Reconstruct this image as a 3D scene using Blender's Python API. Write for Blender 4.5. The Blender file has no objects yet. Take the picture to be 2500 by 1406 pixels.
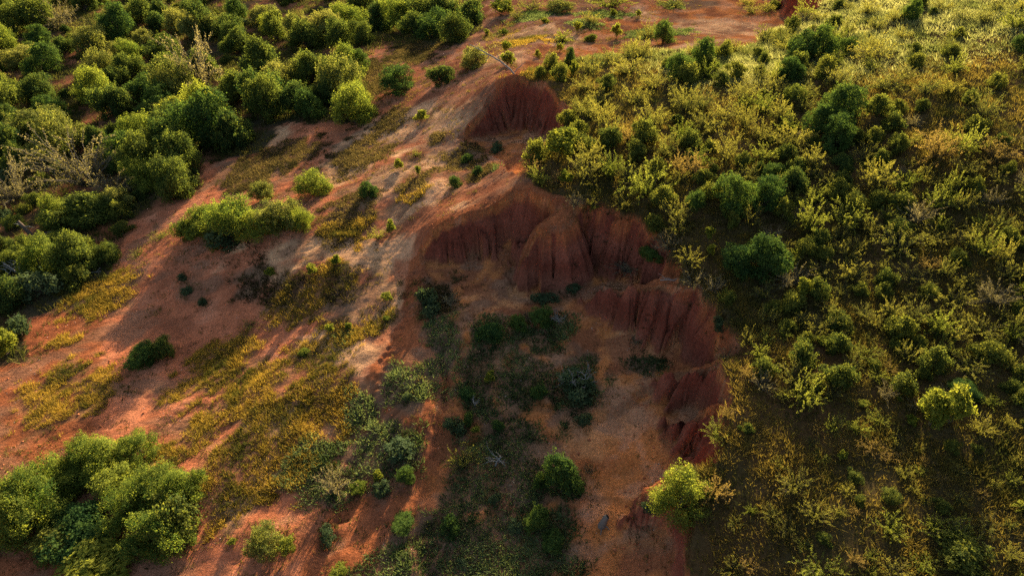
import bpy, math, random
import numpy as np
from mathutils import Vector

rnd = random.Random(7)
R = np.random.default_rng(11)
S = bpy.context.scene
C = S.collection
rad = math.radians

# ------------------------------------------------------------------ camera, sky, sun, exposure
CAM_Z, PITCH, FPX, IW, IH = 36.0, 38.0, 1750.0, 2500.0, 1406.0
cd = bpy.data.cameras.new("camera"); cam = bpy.data.objects.new("camera", cd); C.objects.link(cam)
cam.location = (0, 0, CAM_Z); cam.rotation_euler = (rad(90 - PITCH), 0, 0)
cd.sensor_width = 36.0; cd.lens = 36.0 * FPX / IW; cd.clip_start = 0.5; cd.clip_end = 6000
S.camera = cam

SUN_EL, SUN_AZ = 20.5, 15.0            # azimuth in degrees to the right of +Y
w = bpy.data.worlds.new("World"); S.world = w; w.use_nodes = True
nt = w.node_tree; nt.nodes.clear()
sky = nt.nodes.new("ShaderNodeTexSky"); sky.sky_type = 'NISHITA'; sky.sun_disc = False
sky.sun_elevation = rad(SUN_EL); sky.sun_rotation = rad(SUN_AZ)
sky.dust_density = 4.0; sky.ozone_density = 0.4; sky.air_density = 0.85
bg = nt.nodes.new("ShaderNodeBackground"); bg.inputs['Strength'].default_value = 0.064
wo = nt.nodes.new("ShaderNodeOutputWorld")
nt.links.new(sky.outputs[0], bg.inputs[0]); nt.links.new(bg.outputs[0], wo.inputs[0])

sd = bpy.data.lights.new("sun", 'SUN'); so = bpy.data.objects.new("sun", sd); C.objects.link(so)
sd.energy = 5.0; sd.angle = rad(0.6); sd.color = (1.0, 0.80, 0.54)
sdir = Vector((math.sin(rad(SUN_AZ)) * math.cos(rad(SUN_EL)), math.cos(rad(SUN_AZ)) * math.cos(rad(SUN_EL)), math.sin(rad(SUN_EL))))
so.rotation_euler = sdir.to_track_quat('Z', 'Y').to_euler(); so.location = (60, 120, 80)

S.view_settings.view_transform = 'Standard'; S.view_settings.look = 'None'
S.view_settings.gamma = 1.0; S.view_settings.use_curve_mapping = False
S.view_settings.exposure = 2.38
S.render.engine = 'CYCLES'
S.cycles.max_bounces = 6; S.cycles.diffuse_bounces = 3; S.cycles.transmission_bounces = 4; S.cycles.glossy_bounces = 1
S.cycles.sample_clamp_indirect = 0.4; S.cycles.use_adaptive_sampling = False; S.cycles.use_denoising = False; S.cycles.caustics_reflective = False; S.cycles.caustics_refractive = False

# ------------------------------------------------------------------ helpers: survey rays, noise, splines
cp, sp_ = math.cos(rad(PITCH)), math.sin(rad(PITCH))
def ray(px, py):
    u = (np.asarray(px, float) - IW / 2) / FPX; v = (IH / 2 - np.asarray(py, float)) / FPX
    return np.stack([u, cp + v * sp_, -sp_ + v * cp], -1)      # length along the view axis = 1
def at_z(px, py, z):
    d = ray(px, py); t = (np.asarray(z, float) - CAM_Z) / d[..., 2]
    return d[..., 0] * t, d[..., 1] * t

def _h(ix, iy, seed):
    n = (ix.astype(np.int64) * 374761393 + iy.astype(np.int64) * 668265263 + seed * 974634711) & 0x7fffffff
    n = ((n ^ (n >> 13)) * 1274126177) & 0x7fffffff
    return ((n ^ (n >> 16)) & 0xffffff) / float(0xffffff)
def noise(x, y, seed=0):
    x = np.asarray(x, float); y = np.asarray(y, float)
    ix = np.floor(x); iy = np.floor(y); fx = x - ix; fy = y - iy
    ix = ix.astype(np.int64); iy = iy.astype(np.int64)
    fx = fx * fx * fx * (fx * (fx * 6 - 15) + 10); fy = fy * fy * fy * (fy * (fy * 6 - 15) + 10)
    a = _h(ix, iy, seed); b = _h(ix + 1, iy, seed); c = _h(ix, iy + 1, seed); d = _h(ix + 1, iy + 1, seed)
    return ((a * (1 - fx) + b * fx) * (1 - fy) + (c * (1 - fx) + d * fx) * fy) * 2 - 1
def fbm(x, y, o=4, seed=0, g=0.5):
    s = 0; a = 1; n = 0
    for i in range(o):
        s = s + a * noise(x * 2 ** i + 13.7 * i, y * 2 ** i - 7.1 * i, seed + i); n += a; a *= g
    return s / n
def sstep(a, b, x):
    t = np.clip((x - a) / (b - a), 0, 1); return t * t * (3 - 2 * t)

class TPS:
    def __init__(s, pts, lam=0.02):
        p = np.array(pts, float); s.c = p[:, :2] / 50.0; z = p[:, 2]; n = len(p)
        K = s.k(((s.c[:, None] - s.c[None]) ** 2).sum(-1)) + lam * 0.01 * np.eye(n)
        P = np.c_[np.ones(n), s.c]; A = np.zeros((n + 3, n + 3)); A[:n, :n] = K; A[:n, n:] = P; A[n:, :n] = P.T
        s.w = np.linalg.solve(A, np.r_[z, 0, 0, 0])
    @staticmethod
    def k(r2): return 0.5 * r2 * np.log(r2 + 1e-9)
    def __call__(s, x, y):
        sh = np.shape(x); x = np.ravel(x) / 50.0; y = np.ravel(y) / 50.0; out = np.empty(len(x)); n = len(s.c)
        for i in range(0, len(x), 40000):
            X = x[i:i + 40000]; Y = y[i:i + 40000]
            r2 = (X[:, None] - s.c[:, 0]) ** 2 + (Y[:, None] - s.c[:, 1]) ** 2
            out[i:i + 40000] = s.k(r2) @ s.w[:n] + s.w[n] + s.w[n + 1] * X + s.w[n + 2] * Y
        return out.reshape(sh)
def world_pts(l):
    a = np.array(l, float); x, y = at_z(a[:, 0], a[:, 1], a[:, 2]); return [tuple(t) for t in np.c_[x, y, a[:, 2]]]

# ------------------------------------------------------------------ terrain: hillside H cut by three ravine heads
mouth = [(960, 800, 1.6), (890, 1000, 0.7), (800, 1250, -0.4), (780, 1404, -0.6)]
rimR = [(1360, 470, 8.8), (1430, 480, 8.8), (1540, 508, 8.6), (1600, 560, 8.3), (1645, 625, 8.0), (1700, 690, 7.8),
        (1770, 745, 7.7), (1800, 850, 7.6), (1806, 950, 7.2), (1760, 1020, 6.6), (1765, 1130, 6.0), (1705, 1250, 5.0), (1690, 1404, 3.9)]
crest1 = [(1110, 342, 4.6), (1150, 300, 5.8), (1185, 255, 7.1), (1215, 215, 8.4), (1240, 188, 9.2)]
crest2 = [(1015, 642, 2.7), (1040, 590, 4.2), (1065, 547, 5.6), (1110, 530, 6.0), (1170, 516, 6.6), (1215, 490, 7.4), (1262, 455, 8.5)]
H_px = crest1 + crest2 + rimR + mouth + [
    (0, 1404, -3), (0, 1000, -4), (0, 700, -5), (0, 400, -5.5), (0, 100, -5.5), (300, 0, -5.5), (300, 300, -4.6), (350, 600, -3.0), (430, 592, -1.3), (600, 602, 0.5), (750, 602, 1.7), (350, 770, -3.3), (500, 785, -2.3), (640, 800, -0.9), (250, 860, -3.2), (180, 720, -3.8),
    (500, 450, -1.8), (400, 900, -2.6), (560, 690, -0.9), (550, 1100, -0.8), (500, 1404, -1.6), (700, 1300, -0.6), (700, 900, -0.2),
    (850, 650, 2.0), (900, 880, 1.3), (800, 450, 1.5), (750, 250, -0.6), (730, 760, 0.3), (700, 50, -3.5), (1000, 250, 3.2), (950, 400, 3.2), (900, 100, -0.5),
    (1100, 60, 0.6), (1000, 550, 3.3), (950, 700, 2.0), (1150, 220, 6.2), (1080, 270, 4.3), (1150, 130, 4.0), (1200, 20, 3.0), (1500, -10, 4.5), (1800, -30, 6.5),
    (1290, 188, 9.3), (1385, 275, 9.3), (1325, 350, 8.7), (1300, 165, 9.2), (1450, 140, 9.3), (1700, 125, 9.9), (1840, 110, 10.4), (1950, 60, 11), (2010, 0, 11.6),
    (1500, 400, 9.4), (1600, 300, 10), (1800, 250, 11), (2000, 200, 12.2), (2300, 100, 14.2), (2490, 0, 16), (2490, 400, 12.8), (2000, 500, 10), (1600, 500, 9),
    (2000, 800, 8.0), (2000, 1100, 6.9), (2000, 1404, 5.9), (2400, 800, 9.2), (2400, 1100, 7.9), (2490, 1404, 7.0), (2300, 500, 11),
    (1120, 490, 5.9), (1050, 450, 4.6), (1190, 460, 6.6), (1180, 400, 5.2)]
H_w = world_pts(H_px) + [(-160, 60, -7), (-160, 220, -7), (0, 260, 4), (130, 260, 18), (160, 60, 14), (100, -40, 6), (0, -40, -2), (-90, -40, -5), (60, -10, 4.5)]
Hs = TPS(H_w)
G1s = TPS(world_pts([(1110, 345, 4.5), (1200, 338, 4.4), (1290, 332, 4.7), (1350, 300, 5.2), (1200, 400, 5.2), (1262, 445, 6.6), (1300, 390, 6.2), (1320, 350, 6)]))
G2s = TPS(world_pts(mouth + [(1015, 644, 2.6), (1090, 655, 2.4), (1150, 640, 2.7), (1250, 602, 3.6), (1250, 692, 2.5), (1400, 672, 3.2), (1500, 662, 3.6), (1570, 650, 4.3), (1480, 720, 3.7), (1600, 800, 3.6),
    (1690, 860, 3.2), (1650, 1000, 2.6), (1600, 1200, 1.8), (1500, 1404, 0.7), (1620, 1404, 1.7), (1690, 1300, 3.0), (1200, 720, 2.8), (1100, 800, 2.2), (1300, 850, 2.6),
    (1100, 950, 1.5), (1200, 1100, 0.9), (1200, 1300, 0.2), (1000, 1000, 1.0), (950, 1200, 0.0), (850, 1300, -0.4), (1720, 720, 5.8)]))
G3s = TPS(world_pts([(1220, 60, 4.4), (1300, 90, 5.4), (1500, 60, 5.5), (1700, 60, 5.6), (1840, 85, 6.0), (1940, 25, 6.0), (1600, 0, 4.8), (1300, 10, 3.6), (1850, -20, 5.2), (1500, 110, 5.8), (1750, 100, 7.6)]))
R1 = crest1 + [(1290, 192, 9.3), (1332, 206, 9.3), (1364, 236, 9.3), (1386, 275, 9.3), (1378, 312, 9), (1335, 345, 8.7), (1300, 385, 8.2), (1275, 440, 7.6), (1200, 400, 5.4)]
R2 = crest2 + [(1300, 462, 8.7), (1355, 475, 8.8), (1345, 520, 7.8), (1318, 548, 6.9), (1290, 575, 6.2), (1262, 625, 5.0), (1285, 640, 4.9), (1320, 600, 6.0), (1350, 570, 7.0), (1385, 535, 8.0), (1405, 500, 8.7), (1440, 482, 8.8)] + rimR[2:5] + \
    [(1640, 650, 7.3), (1560, 690, 5.6), (1480, 700, 4.8), (1470, 716, 4.7), (1560, 712, 5.6), (1640, 700, 7.2)] + rimR[5:8] + \
    [(1770, 875, 6.2), (1690, 905, 4.3), (1765, 905, 6.2)] + rimR[8:9] + [(1770, 985, 6.4), (1690, 1005, 4.2)] + rimR[9:11] + [(1660, 1150, 4.6), (1550, 1205, 2.9), (1640, 1225, 4.0)] + rimR[11:] + [(1720, 1600, 3.2), (700, 1650, -1.4)] + mouth[::-1]
R3 = [(1225, 150, 8), (1255, 168, 9.1), (1310, 158, 9.2), (1400, 135, 9.3), (1500, 122, 9.5), (1600, 120, 9.7), (1690, 118, 9.9), (1800, 122, 10.3), (1838, 112, 10.4), (1848, 92, 10.6), (1880, 72, 10.8), (1950, 52, 11), (1985, 30, 11.3), (2030, -20, 11.8),
      (1900, -60, 8), (1500, -40, 5), (1250, 10, 3.2), (1180, 90, 4.0)]
def rim_line(px, seed):
    """rim polygon in metres, corners rounded once, edges roughened a little"""
    a = np.array(px, float); x, y = at_z(a[:, 0], a[:, 1], a[:, 2]); P = np.c_[x, y]; Q = []
    for i in range(len(P)):
        p, q = P[i], P[(i + 1) % len(P)]; L = np.hypot(*(q - p))
        if L > 14: Q += [p, q]
        else: Q += [p * 0.8 + q * 0.2, p * 0.2 + q * 0.8]
    Q = np.array(Q); out = []
    for i in range(len(Q)):
        p, q = Q[i], Q[(i + 1) % len(Q)]; L = np.hypot(*(q - p)); n = max(1, int(L / 0.3)) if L < 14 else 1
        nrm = np.array([-(q - p)[1], (q - p)[0]]) / (L + 1e-6)
        for k in range(n):
            m = p + (q - p) * k / n; out.append(m + nrm * (0.42 + 0.35 * float(sstep(8, 11, m[0]))) * (fbm(m[0] * 0.62, m[1] * 0.62, 3, seed) + 0.5 * noise(m[0] * 1.7, m[1] * 1.7, seed + 40)) * (L < 14))
    return np.array(out)
def inside_dist(P, x, y):
    """distance inside the polygon (0 outside), and a point 0.8 m behind the nearest rim point (it slides along the rim, so noise there makes flutes)"""
    d = np.zeros(x.shape); qx = np.zeros(x.shape); qy = np.zeros(x.shape)
    m = (x > P[:, 0].min()) & (x < P[:, 0].max()) & (y > P[:, 1].min()) & (y < P[:, 1].max())
    X = x[m]; Y = y[m]; ins = np.zeros(len(X), bool); best = np.full(len(X), 1e9); bx = np.zeros(len(X)); by = np.zeros(len(X))
    for i in range(len(P)):
        a, b = P[i], P[(i + 1) % len(P)]
        c = ((a[1] > Y) != (b[1] > Y)); xi = (b[0] - a[0]) * (Y - a[1]) / (b[1] - a[1] + 1e-12) + a[0]; ins ^= c & (X < xi)
        e = b - a; l2 = e @ e + 1e-12; t = np.clip(((X - a[0]) * e[0] + (Y - a[1]) * e[1]) / l2, 0, 1)
        rx = a[0] + t * e[0]; ry = a[1] + t * e[1]; q = np.hypot(X - rx, Y - ry); k = q < best; best[k] = q[k]; bx[k] = rx[k]; by[k] = ry[k]
    d[m] = np.where(ins, best, 0); ux = (X - bx) / (best + 1e-6); uy = (Y - by) / (best + 1e-6)
    qx[m] = bx - 0.8 * ux; qy[m] = by - 0.8 * uy; return d, qx, qy
RP = [rim_line(R1, 3), rim_line(R2, 5), rim_line(R3, 8)]
def ridge(s, seed): return 1 - np.abs(noise(s, s * 0 + 3.3, seed))

SPURS = [[(1400, 500, 8.8), (1350, 528, 7.6), (1318, 550, 6.8), (1290, 578, 6.0), (1262, 628, 4.6), (1240, 670, 3.2)], [(1680, 690, 7.8), (1620, 694, 6.5), (1560, 700, 5.4), (1510, 706, 4.6), (1465, 714, 3.8)],
         [(1800, 880, 7.0), (1765, 888, 6.0), (1725, 896, 4.9), (1685, 905, 3.9)], [(1765, 992, 6.4), (1730, 997, 5.3), (1685, 1006, 3.7)], [(1700, 1130, 5.4), (1660, 1152, 4.7), (1610, 1180, 3.8), (1550, 1206, 2.7)]]
SPUR_W = [np.c_[np.array(at_z(*np.array(l, float).T)).T, np.array(l, float)[:, 2]] for l in SPURS]
def sharpen_spurs(x, y, h):
    """lower the hillside to knife edges that fall along each spur"""
    wx = x + 0.30 * fbm(x / 0.9, y / 0.9, 3, 91); wy = y + 0.30 * fbm(x / 0.9, y / 0.9, 3, 92)
    for l in SPUR_W:
        best = np.full(x.shape, 1e9); zc = np.zeros(x.shape)
        for a, b in zip(l[:-1], l[1:]):
            e = (b - a)[:2]; t = np.clip(((wx - a[0]) * e[0] + (wy - a[1]) * e[1]) / (e @ e), 0, 1); d = np.hypot(wx - a[0] - t * e[0], wy - a[1] - t * e[1])
            k = d < best; best = np.where(k, d, best); zc = np.where(k, a[2] + (b[2] - a[2]) * t, zc)
        h = np.minimum(h, zc + 0.1 + 0.22 * noise(x / 0.7, y / 0.7, 93) + 0.25 * best + 3.0 * np.clip(best - 0.8, 0, None))
    return h
def ridge2(x, y, seed): return 1 - np.abs(noise(x, y, seed) + 0.4 * noise(x * 2.3, y * 2.3, seed + 1))

def hill(x, y):
    r = np.hypot(x - 10, y - 70); f = sstep(150, 400, r)
    return np.clip(Hs(x, y), -8, 30) * (1 - f) + 2 * f + f * 14 * fbm(x / 300, y / 300, 3, 40)
WASH = [[(1110, 800), (1100, 870), (1078, 960), (1080, 1060), (1030, 1130), (960, 1210), (860, 1245), (700, 1262)], [(1500, 830), (1400, 900), (1350, 985), (1240, 1010), (1100, 1075)], [(1560, 1230), (1420, 1180), (1400, 1060), (1480, 1010), (1600, 960)], [(1240, 740), (1130, 790), (1090, 850)],
        [(980, 1404), (940, 1320), (1010, 1250), (1100, 1240)], [(1580, 700), (1500, 735), (1380, 720), (1300, 760)]]
WASH_W = [np.array(at_z(*np.array([(p[0], p[1], 2.0) for p in l], float).T)).T for l in WASH]
def wash_lines(x, y):
    """small incised channels on the ravine floor"""
    wx = x + 0.5 * fbm(x / 1.3, y / 1.3, 3, 81); wy = y + 0.5 * fbm(x / 1.3, y / 1.3, 3, 82); best = np.full(x.shape, 9.0)
    for l in WASH_W:
        for a, b in zip(l[:-1], l[1:]):
            e = b - a; t = np.clip(((wx - a[0]) * e[0] + (wy - a[1]) * e[1]) / (e @ e), 0, 1); best = np.minimum(best, np.hypot(wx - a[0] - t * e[0], wy - a[1] - t * e[1]))
    w_ = 0.45 + 0.3 * fbm(x / 2.5, y / 2.5, 2, 83); return 0.45 * np.clip(1 - best / (w_ + .15), 0, 1) ** 0.7 * (0.6 + 0.6 * fbm(x / 3, y / 3, 2, 84))
def terrain(x, y):
    h = hill(x, y)
    h = h + 0.22 * fbm(x / 4, y / 4, 5, 21) + 0.07 * fbm(x / 0.8, y / 0.8, 3, 22)
    # rills combed down the open slope
    u_ = (x * .82 - y * .57) + 0.7 * fbm(x / 3, y / 3, 2, 31); v_ = x * .57 + y * .82
    ril = (1 - np.abs(noise(u_ / 1.3, v_ / 9, 32))) ** 3 + 0.5 * (1 - np.abs(noise(u_ / 0.55, v_ / 5, 33))) ** 3
    h = h - 0.17 * ril * sstep(-45, -20, x) * (x < 14) * sstep(-0.3, 0.3, fbm(x / 7, y / 7, 2, 34) + 0.15)
    mk = (x > -8) & (x < 18) & (y > 20) & (y < 70)
    if mk.any(): h[mk] = sharpen_spurs(x[mk], y[mk], h[mk])
    for P in RP[:2]:      # broken turf and crumbling soil along the rims
        q_ = inside_dist(P, x, y)[0]; h = h - 0.45 * np.clip(ridge2(x / 0.9, y / 0.9, 85) - 0.55, 0, 1) * (q_ > 0) * sstep(2.0, 0.2, q_)
    T = h.copy(); cliff = np.zeros(x.shape); floor_m = np.zeros(x.shape); rel = np.zeros(x.shape)
    for i, (P, Gf, sl) in enumerate(zip(RP, (G1s, G2s, G3s), (2.3, 2.3, 1.5))):
        d, qx, qy = inside_dist(P, x, y); m = d > 0
        if not m.any(): continue
        X, Y, D, QX, QY, hh = x[m], y[m], d[m], qx[m], qy[m], h[m]
        g = Gf(X, Y) + 0.20 * fbm(X / 2.6, Y / 2.6, 4, 51) + 0.09 * fbm(X / 0.7, Y / 0.7, 4, 52)
        if i == 1: g = g - wash_lines(X, Y) + 0.10 * (1 - np.abs(noise((X * .9 + Y * .3) / 1.1 + 0.6 * fbm(X / 2, Y / 2, 2, 55), (Y * .9 - X * .3) / 5, 56)))
        wx = 0.30 * fbm(X / 1.1, Y / 1.1, 2, 67) + 0.55 * fbm(QX / 1.7, QY / 1.7, 2, 76); QX = QX + wx; QY = QY - wx
        lam = np.where(noise(QX / 2.8, QY / 2.8, 77) > 0.1, 1.7, 0.95)
        n1 = noise(QX / lam, QY / lam, 62) + 0.3 * noise(QX / 0.4, QY / 0.4, 63); n2 = noise(QX / 0.42 + 9, QY / 0.42, 64); n3 = noise(QX / 2.4, QY / 2.4, 68); n4_ = noise(QX / 1.25 + 30, QY / 1.25, 74)
        w_ = np.clip(0.75 + 1.3 * noise(QX / 1.5, QY / 1.9, 65) + 0.3 * noise(X / 1.1, Y / 1.1, 69), 0.15, 1.6)
        gro = np.clip(1 - np.abs(n1) / 0.34, 0, 1) * w_ + 0.8 * np.clip(1 - np.abs(n4_) / 0.24, 0, 1) + 0.25 * np.clip(1 - np.abs(n2) / 0.3, 0, 1)
        sho = 0.38 + 0.36 * noise(QX / 2.6, QY / 2.6, 66)               # how wide the smooth orange shoulder is
        drop = (0.45 + 0.3 * noise(QX / 0.6, QY / 0.6, 78)) * sstep(0, 0.1, D) + 0.95 * np.minimum(D, sho + 3) + sl * (1 - 0.45 * sstep(7.5, 9.5, X) * sstep(38, 34, Y)) * 0.62 * np.log1p(np.exp(np.clip((D - sho) / 0.2, -30, 30))) * 0.2
        drop = drop + 2.8 * gro * sstep(sho * 0.6, sho + 0.8, D) + (0.9 + 0.7 * sstep(8, 11, X)) * n3 * sstep(0.1, 1.2, D) + (0.30 * fbm(X / 0.8, Y / 0.8, 4, 60) + 0.12 * noise(QX / 0.25, QY / 0.25, 73)) * sstep(0, 0.4, D)
        c = hh - drop
        k = 0.75 + 0.6 * fbm(X / 1.6, Y / 1.6, 2, 79); e = np.clip(0.5 + 0.5 * (g - c) / k, 0, 1)
        t = g * e + c * (1 - e) + k * e * (1 - e) * 0.6
        t = np.minimum(t, hh); t = hh - (hh - t) * sstep(0.1, 0.9, hh - g); T[m] = np.minimum(T[m], t)
        cl = np.clip((c - g) / 0.6 + 0.5, 0, 1) * sstep(0.05, 0.2, D) * sstep(0.35, 1.1, hh - g)
        cliff[m] = np.maximum(cliff[m], cl); floor_m[m] = np.maximum(floor_m[m], sstep(0.3, 1.0, hh - g) * (1 - cl))
        rel[m] = np.maximum(rel[m], np.clip((t - g) / (hh - g + 0.3), 0, 1) * (1 - 0.5 * gro))
    return T, cliff, floor_m, rel

def axis(core, step, mid, mstep, far):
    a = list(np.arange(core[0], core[1], step))
    s = step; x = core[1]; 
    while x < far[1]:
        a.append(x); s = min(s * 1.06, mstep) if x < mid[1] else s * 1.25; x += s
    a.append(far[1]); s = step; x = core[0]; lo = []
    while x > far[0]:
        s = min(s * 1.06, mstep) if x > mid[0] else s * 1.25; x -= s; lo.append(x)
    return np.array(lo[::-1] + a)
gx = axis((-6.5, 15.5), 0.08, (-105, 80), 0.48, (-2500, 2500))
gy = axis((25, 66), 0.1, (8, 150), 0.48, (-1500, 4000))
GX, GY = np.meshgrid(gx, gy)
TZ, CLIFF, FLOORM, REL = terrain(GX, GY)
print("grid", GX.shape)
def tz(x, y, F=None):
    F = TZ if F is None else F
    x = np.asarray(x, float); y = np.asarray(y, float)
    i = np.clip(np.searchsorted(gx, x) - 1, 0, len(gx) - 2); j = np.clip(np.searchsorted(gy, y) - 1, 0, len(gy) - 2)
    a = np.clip((x - gx[i]) / (gx[i + 1] - gx[i]), 0, 1); b = np.clip((y - gy[j]) / (gy[j + 1] - gy[j]), 0, 1)
    return (F[j, i] * (1 - a) + F[j, i + 1] * a) * (1 - b) + (F[j + 1, i] * (1 - a) + F[j + 1, i + 1] * a) * b
def hit(px, py):
    """where the survey rays first meet the terrain"""
    d = ray(px, py).reshape(-1, 3); t = np.full(len(d), 18.0); done = np.zeros(len(d), bool)
    for _ in range(900):
        z = tz(d[:, 0] * t, d[:, 1] * t); u = CAM_Z + d[:, 2] * t < z; done |= u
        if done.all(): break
        t = np.where(done, t, t + 0.3)
    lo = t - 0.3; hi = t
    for _ in range(12):
        m = (lo + hi) / 2; u = CAM_Z + d[:, 2] * m < tz(d[:, 0] * m, d[:, 1] * m); hi = np.where(u, m, hi); lo = np.where(u, lo, m)
    return d[:, 0] * hi, d[:, 1] * hi, CAM_Z + d[:, 2] * hi, hi
def project(x, y, z):
    dz = z - CAM_Z; f = y * cp - dz * sp_; v = y * sp_ + dz * cp
    return IW / 2 + FPX * x / f, IH / 2 - FPX * v / f, f

# patches of ground cover, surveyed as (px, py, half width, half height)
def patch(blobs, x, y, warp=1.0, seed=70):
    b = np.array(blobs, float); X, Y, Z, Tt = hit(b[:, 0], b[:, 1])
    out = np.full(x.shape, -3.0)
    wx = x + warp * 1.2 * fbm(x / 3, y / 3, 3, seed); wy = y + warp * 1.6 * fbm(x / 3 + 9, y / 3, 3, seed + 5)
    for i in range(len(b)):
        rx = b[i, 2] * Tt[i] / FPX; ry = b[i, 3] * Tt[i] / FPX / max(0.35, (CAM_Z - Z[i]) / math.sqrt(X[i] ** 2 + Y[i] ** 2 + (CAM_Z - Z[i]) ** 2))
        bx = (np.abs(wx - X[i]) < rx * 2) & (np.abs(wy - Y[i]) < ry * 2)
        out[bx] = np.maximum(out[bx], 1 - np.hypot((wx[bx] - X[i]) / rx, (wy[bx] - Y[i]) / ry))
    return out
def poly_mask(px, x, y):
    a = np.array(px, float); X, Y, Z, _ = hit(a[:, 0], a[:, 1]); ins = np.zeros(x.shape, bool)
    wx = x + 0.8 * fbm(x / 2.5, y / 2.5, 3, 77); wy = y + 0.8 * fbm(x / 2.5, y / 2.5 + 5, 3, 78)
    for i in range(len(X)):
        x0, y0, x1, y1 = X[i], Y[i], X[(i + 1) % len(X)], Y[(i + 1) % len(X)]
        ins ^= ((y0 > wy) != (y1 > wy)) & (wx < (x1 - x0) * (wy - y0) / (y1 - y0 + 1e-12) + x0)
    return ins
HEATH = [(1080, 860, 55, 60), (1000, 930, 85, 40), (900, 1000, 75, 60), (960, 1080, 65, 60), (900, 1130, 95, 65), (1170, 930, 85, 80), (1300, 950, 100, 70), (1210, 880, 70, 35), (1290, 835, 80, 32),
         (1350, 790, 55, 30), (1180, 830, 50, 45), (1060, 730, 60, 40), (1105, 740, 40, 30), (1230, 1120, 150, 85), (1330, 1180, 90, 70), (1130, 1200, 80, 40), (1180, 1010, 70, 55), (1130, 1330, 210, 80),
         (1320, 1350, 90, 85), (1000, 1350, 100, 70), (1240, 1390, 170, 50), (1100, 1270, 110, 40), (1420, 930, 70, 50), (1000, 450, 55, 30), (1120, 390, 55, 30), (1180, 420, 50, 22), (800, 1190, 90, 45), (760, 1130, 70, 40),
         (870, 380, 80, 45), (700, 380, 110, 45), (620, 420, 100, 45), (560, 420, 60, 40), (900, 200, 70, 70), (1000, 130, 80, 40), (880, 500, 40, 30), (830, 545, 60, 40), (690, 720, 60, 45), (620, 690, 60, 30), (840, 710, 50, 45),
         (1060, 340, 30, 12), (960, 300, 50, 25), (1580, 870, 45, 25), (1480, 140, 60, 20), (1600, 84, 80, 16), (1480, 36, 60, 12), (1310, 40, 60, 14), (1690, 14, 70, 12), (1420, 60, 40, 12), (830, 800, 40, 30)]
GOLD = [(500, 900, 75, 55), (600, 950, 130, 90), (750, 950, 110, 90), (650, 1080, 150, 95), (830, 980, 65, 70), (480, 1050, 70, 80), (590, 1210, 70, 70), (740, 1150, 100, 60), (760, 750, 60, 45), (690, 740, 50, 40),
        (860, 815, 90, 30), (740, 880, 90, 40), (800, 690, 60, 40), (870, 560, 60, 40), (105, 975, 85, 55), (180, 900, 60, 40), (250, 715, 95, 50), (290, 690, 60, 25), (160, 830, 50, 25), (120, 1010, 90, 40), (230, 960, 60, 50),
        (930, 790, 40, 22), (560, 870, 90, 35), (1290, 95, 65, 24), (1230, 75, 40, 20), (1325, 178, 75, 20), (400, 1120, 60, 60), (440, 1240, 50, 60), (800, 575, 30, 20), (1000, 480, 60, 14), (680, 990, 150, 70), (540, 1140, 70, 70), (720, 1030, 90, 60), (420, 960, 50, 40)]
SAND_SUNLIT = [(1350, 95, 150, 32), (1780, 75, 190, 38), (1560, 35, 60, 20), (1700, 110, 90, 18), (1230, 140, 60, 20), (850, 420, 110, 50), (960, 440, 90, 50), (880, 620, 110, 45), (930, 720, 60, 50), (820, 900, 110, 50), (700, 640, 110, 40), (1000, 300, 120, 40), (1100, 300, 80, 35), (1060, 470, 80, 40), (1200, 700, 90, 40), (1550, 850, 90, 50), (1500, 1000, 80, 50), (990, 520, 70, 50), (980, 600, 60, 30), (1050, 400, 70, 35), (1000, 370, 70, 20), (790, 620, 110, 45), (860, 870, 80, 40), (1300, 80, 90, 25), (1400, 105, 90, 28), (1780, 65, 130, 28), (1800, 97, 60, 20), (670, 330, 60, 25), (1010, 980, 60, 55),
        (1420, 1070, 80, 60), (900, 480, 50, 30), (870, 350, 60, 30), (950, 300, 60, 25), (640, 1190, 50, 50), (760, 840, 80, 30), (1240, 790, 80, 35), (640, 1000, 60, 50), (700, 1010, 80, 70), (600, 1230, 70, 50), (560, 640, 60, 30), (930, 650, 50, 40), (1130, 500, 60, 25)]  # pale sand, and sunlit ground painted in as paler soil
FOREST = [(-900, 1000), (-900, -220), (1180, -220), (1180, -40), (1180, 60), (1120, 112), (1000, 110), (890, 130), (905, 250), (890, 310), (800, 300), (690, 300), (640, 370), (480, 400), (500, 470), (330, 540), (260, 680), (70, 780), (60, 890), (-60, 900), (-400, 960)]
pm = np.zeros(GX.shape, bool); near = (np.abs(GX) < 130) & (GY > 0) & (GY < 190)
def masked(fn):
    o = np.full(GX.shape, -3.0); o[near] = fn(GX[near], GY[near]); return o
heath = masked(lambda x, y: patch(HEATH, x, y)); gold = masked(lambda x, y: patch(GOLD, x, y, 1.0, 90)); sand = masked(lambda x, y: patch(SAND_SUNLIT, x, y, 1.3, 110))
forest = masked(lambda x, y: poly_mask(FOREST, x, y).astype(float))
hillm = np.zeros(GX.shape)          # the scrubby plateau on the right
RIMPOLY = [(1255, 172), (1310, 160), (1400, 138), (1500, 126), (1690, 122), (1838, 114), (1870, 74), (1950, 54), (2010, 4), (2060, -40), (2150, -220), (3800, -220), (3800, 1650), (1690, 1650), (1695, 1404), (1705, 1250), (1768, 1130), (1764, 1020), (1808, 950),
           (1803, 850), (1772, 742), (1703, 688), (1648, 622), (1603, 556), (1540, 504), (1430, 476), (1300, 458), (1280, 435), (1300, 385), (1338, 345), (1382, 312), (1390, 275), (1366, 232), (1334, 202), (1290, 188)]
hillm[near] = poly_mask(RIMPOLY, GX[near], GY[near]).astype(float)
hillm[~near] = (GX[~near] > 0).astype(float); forest[~near & (GX < 0)] = 1.0
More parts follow.
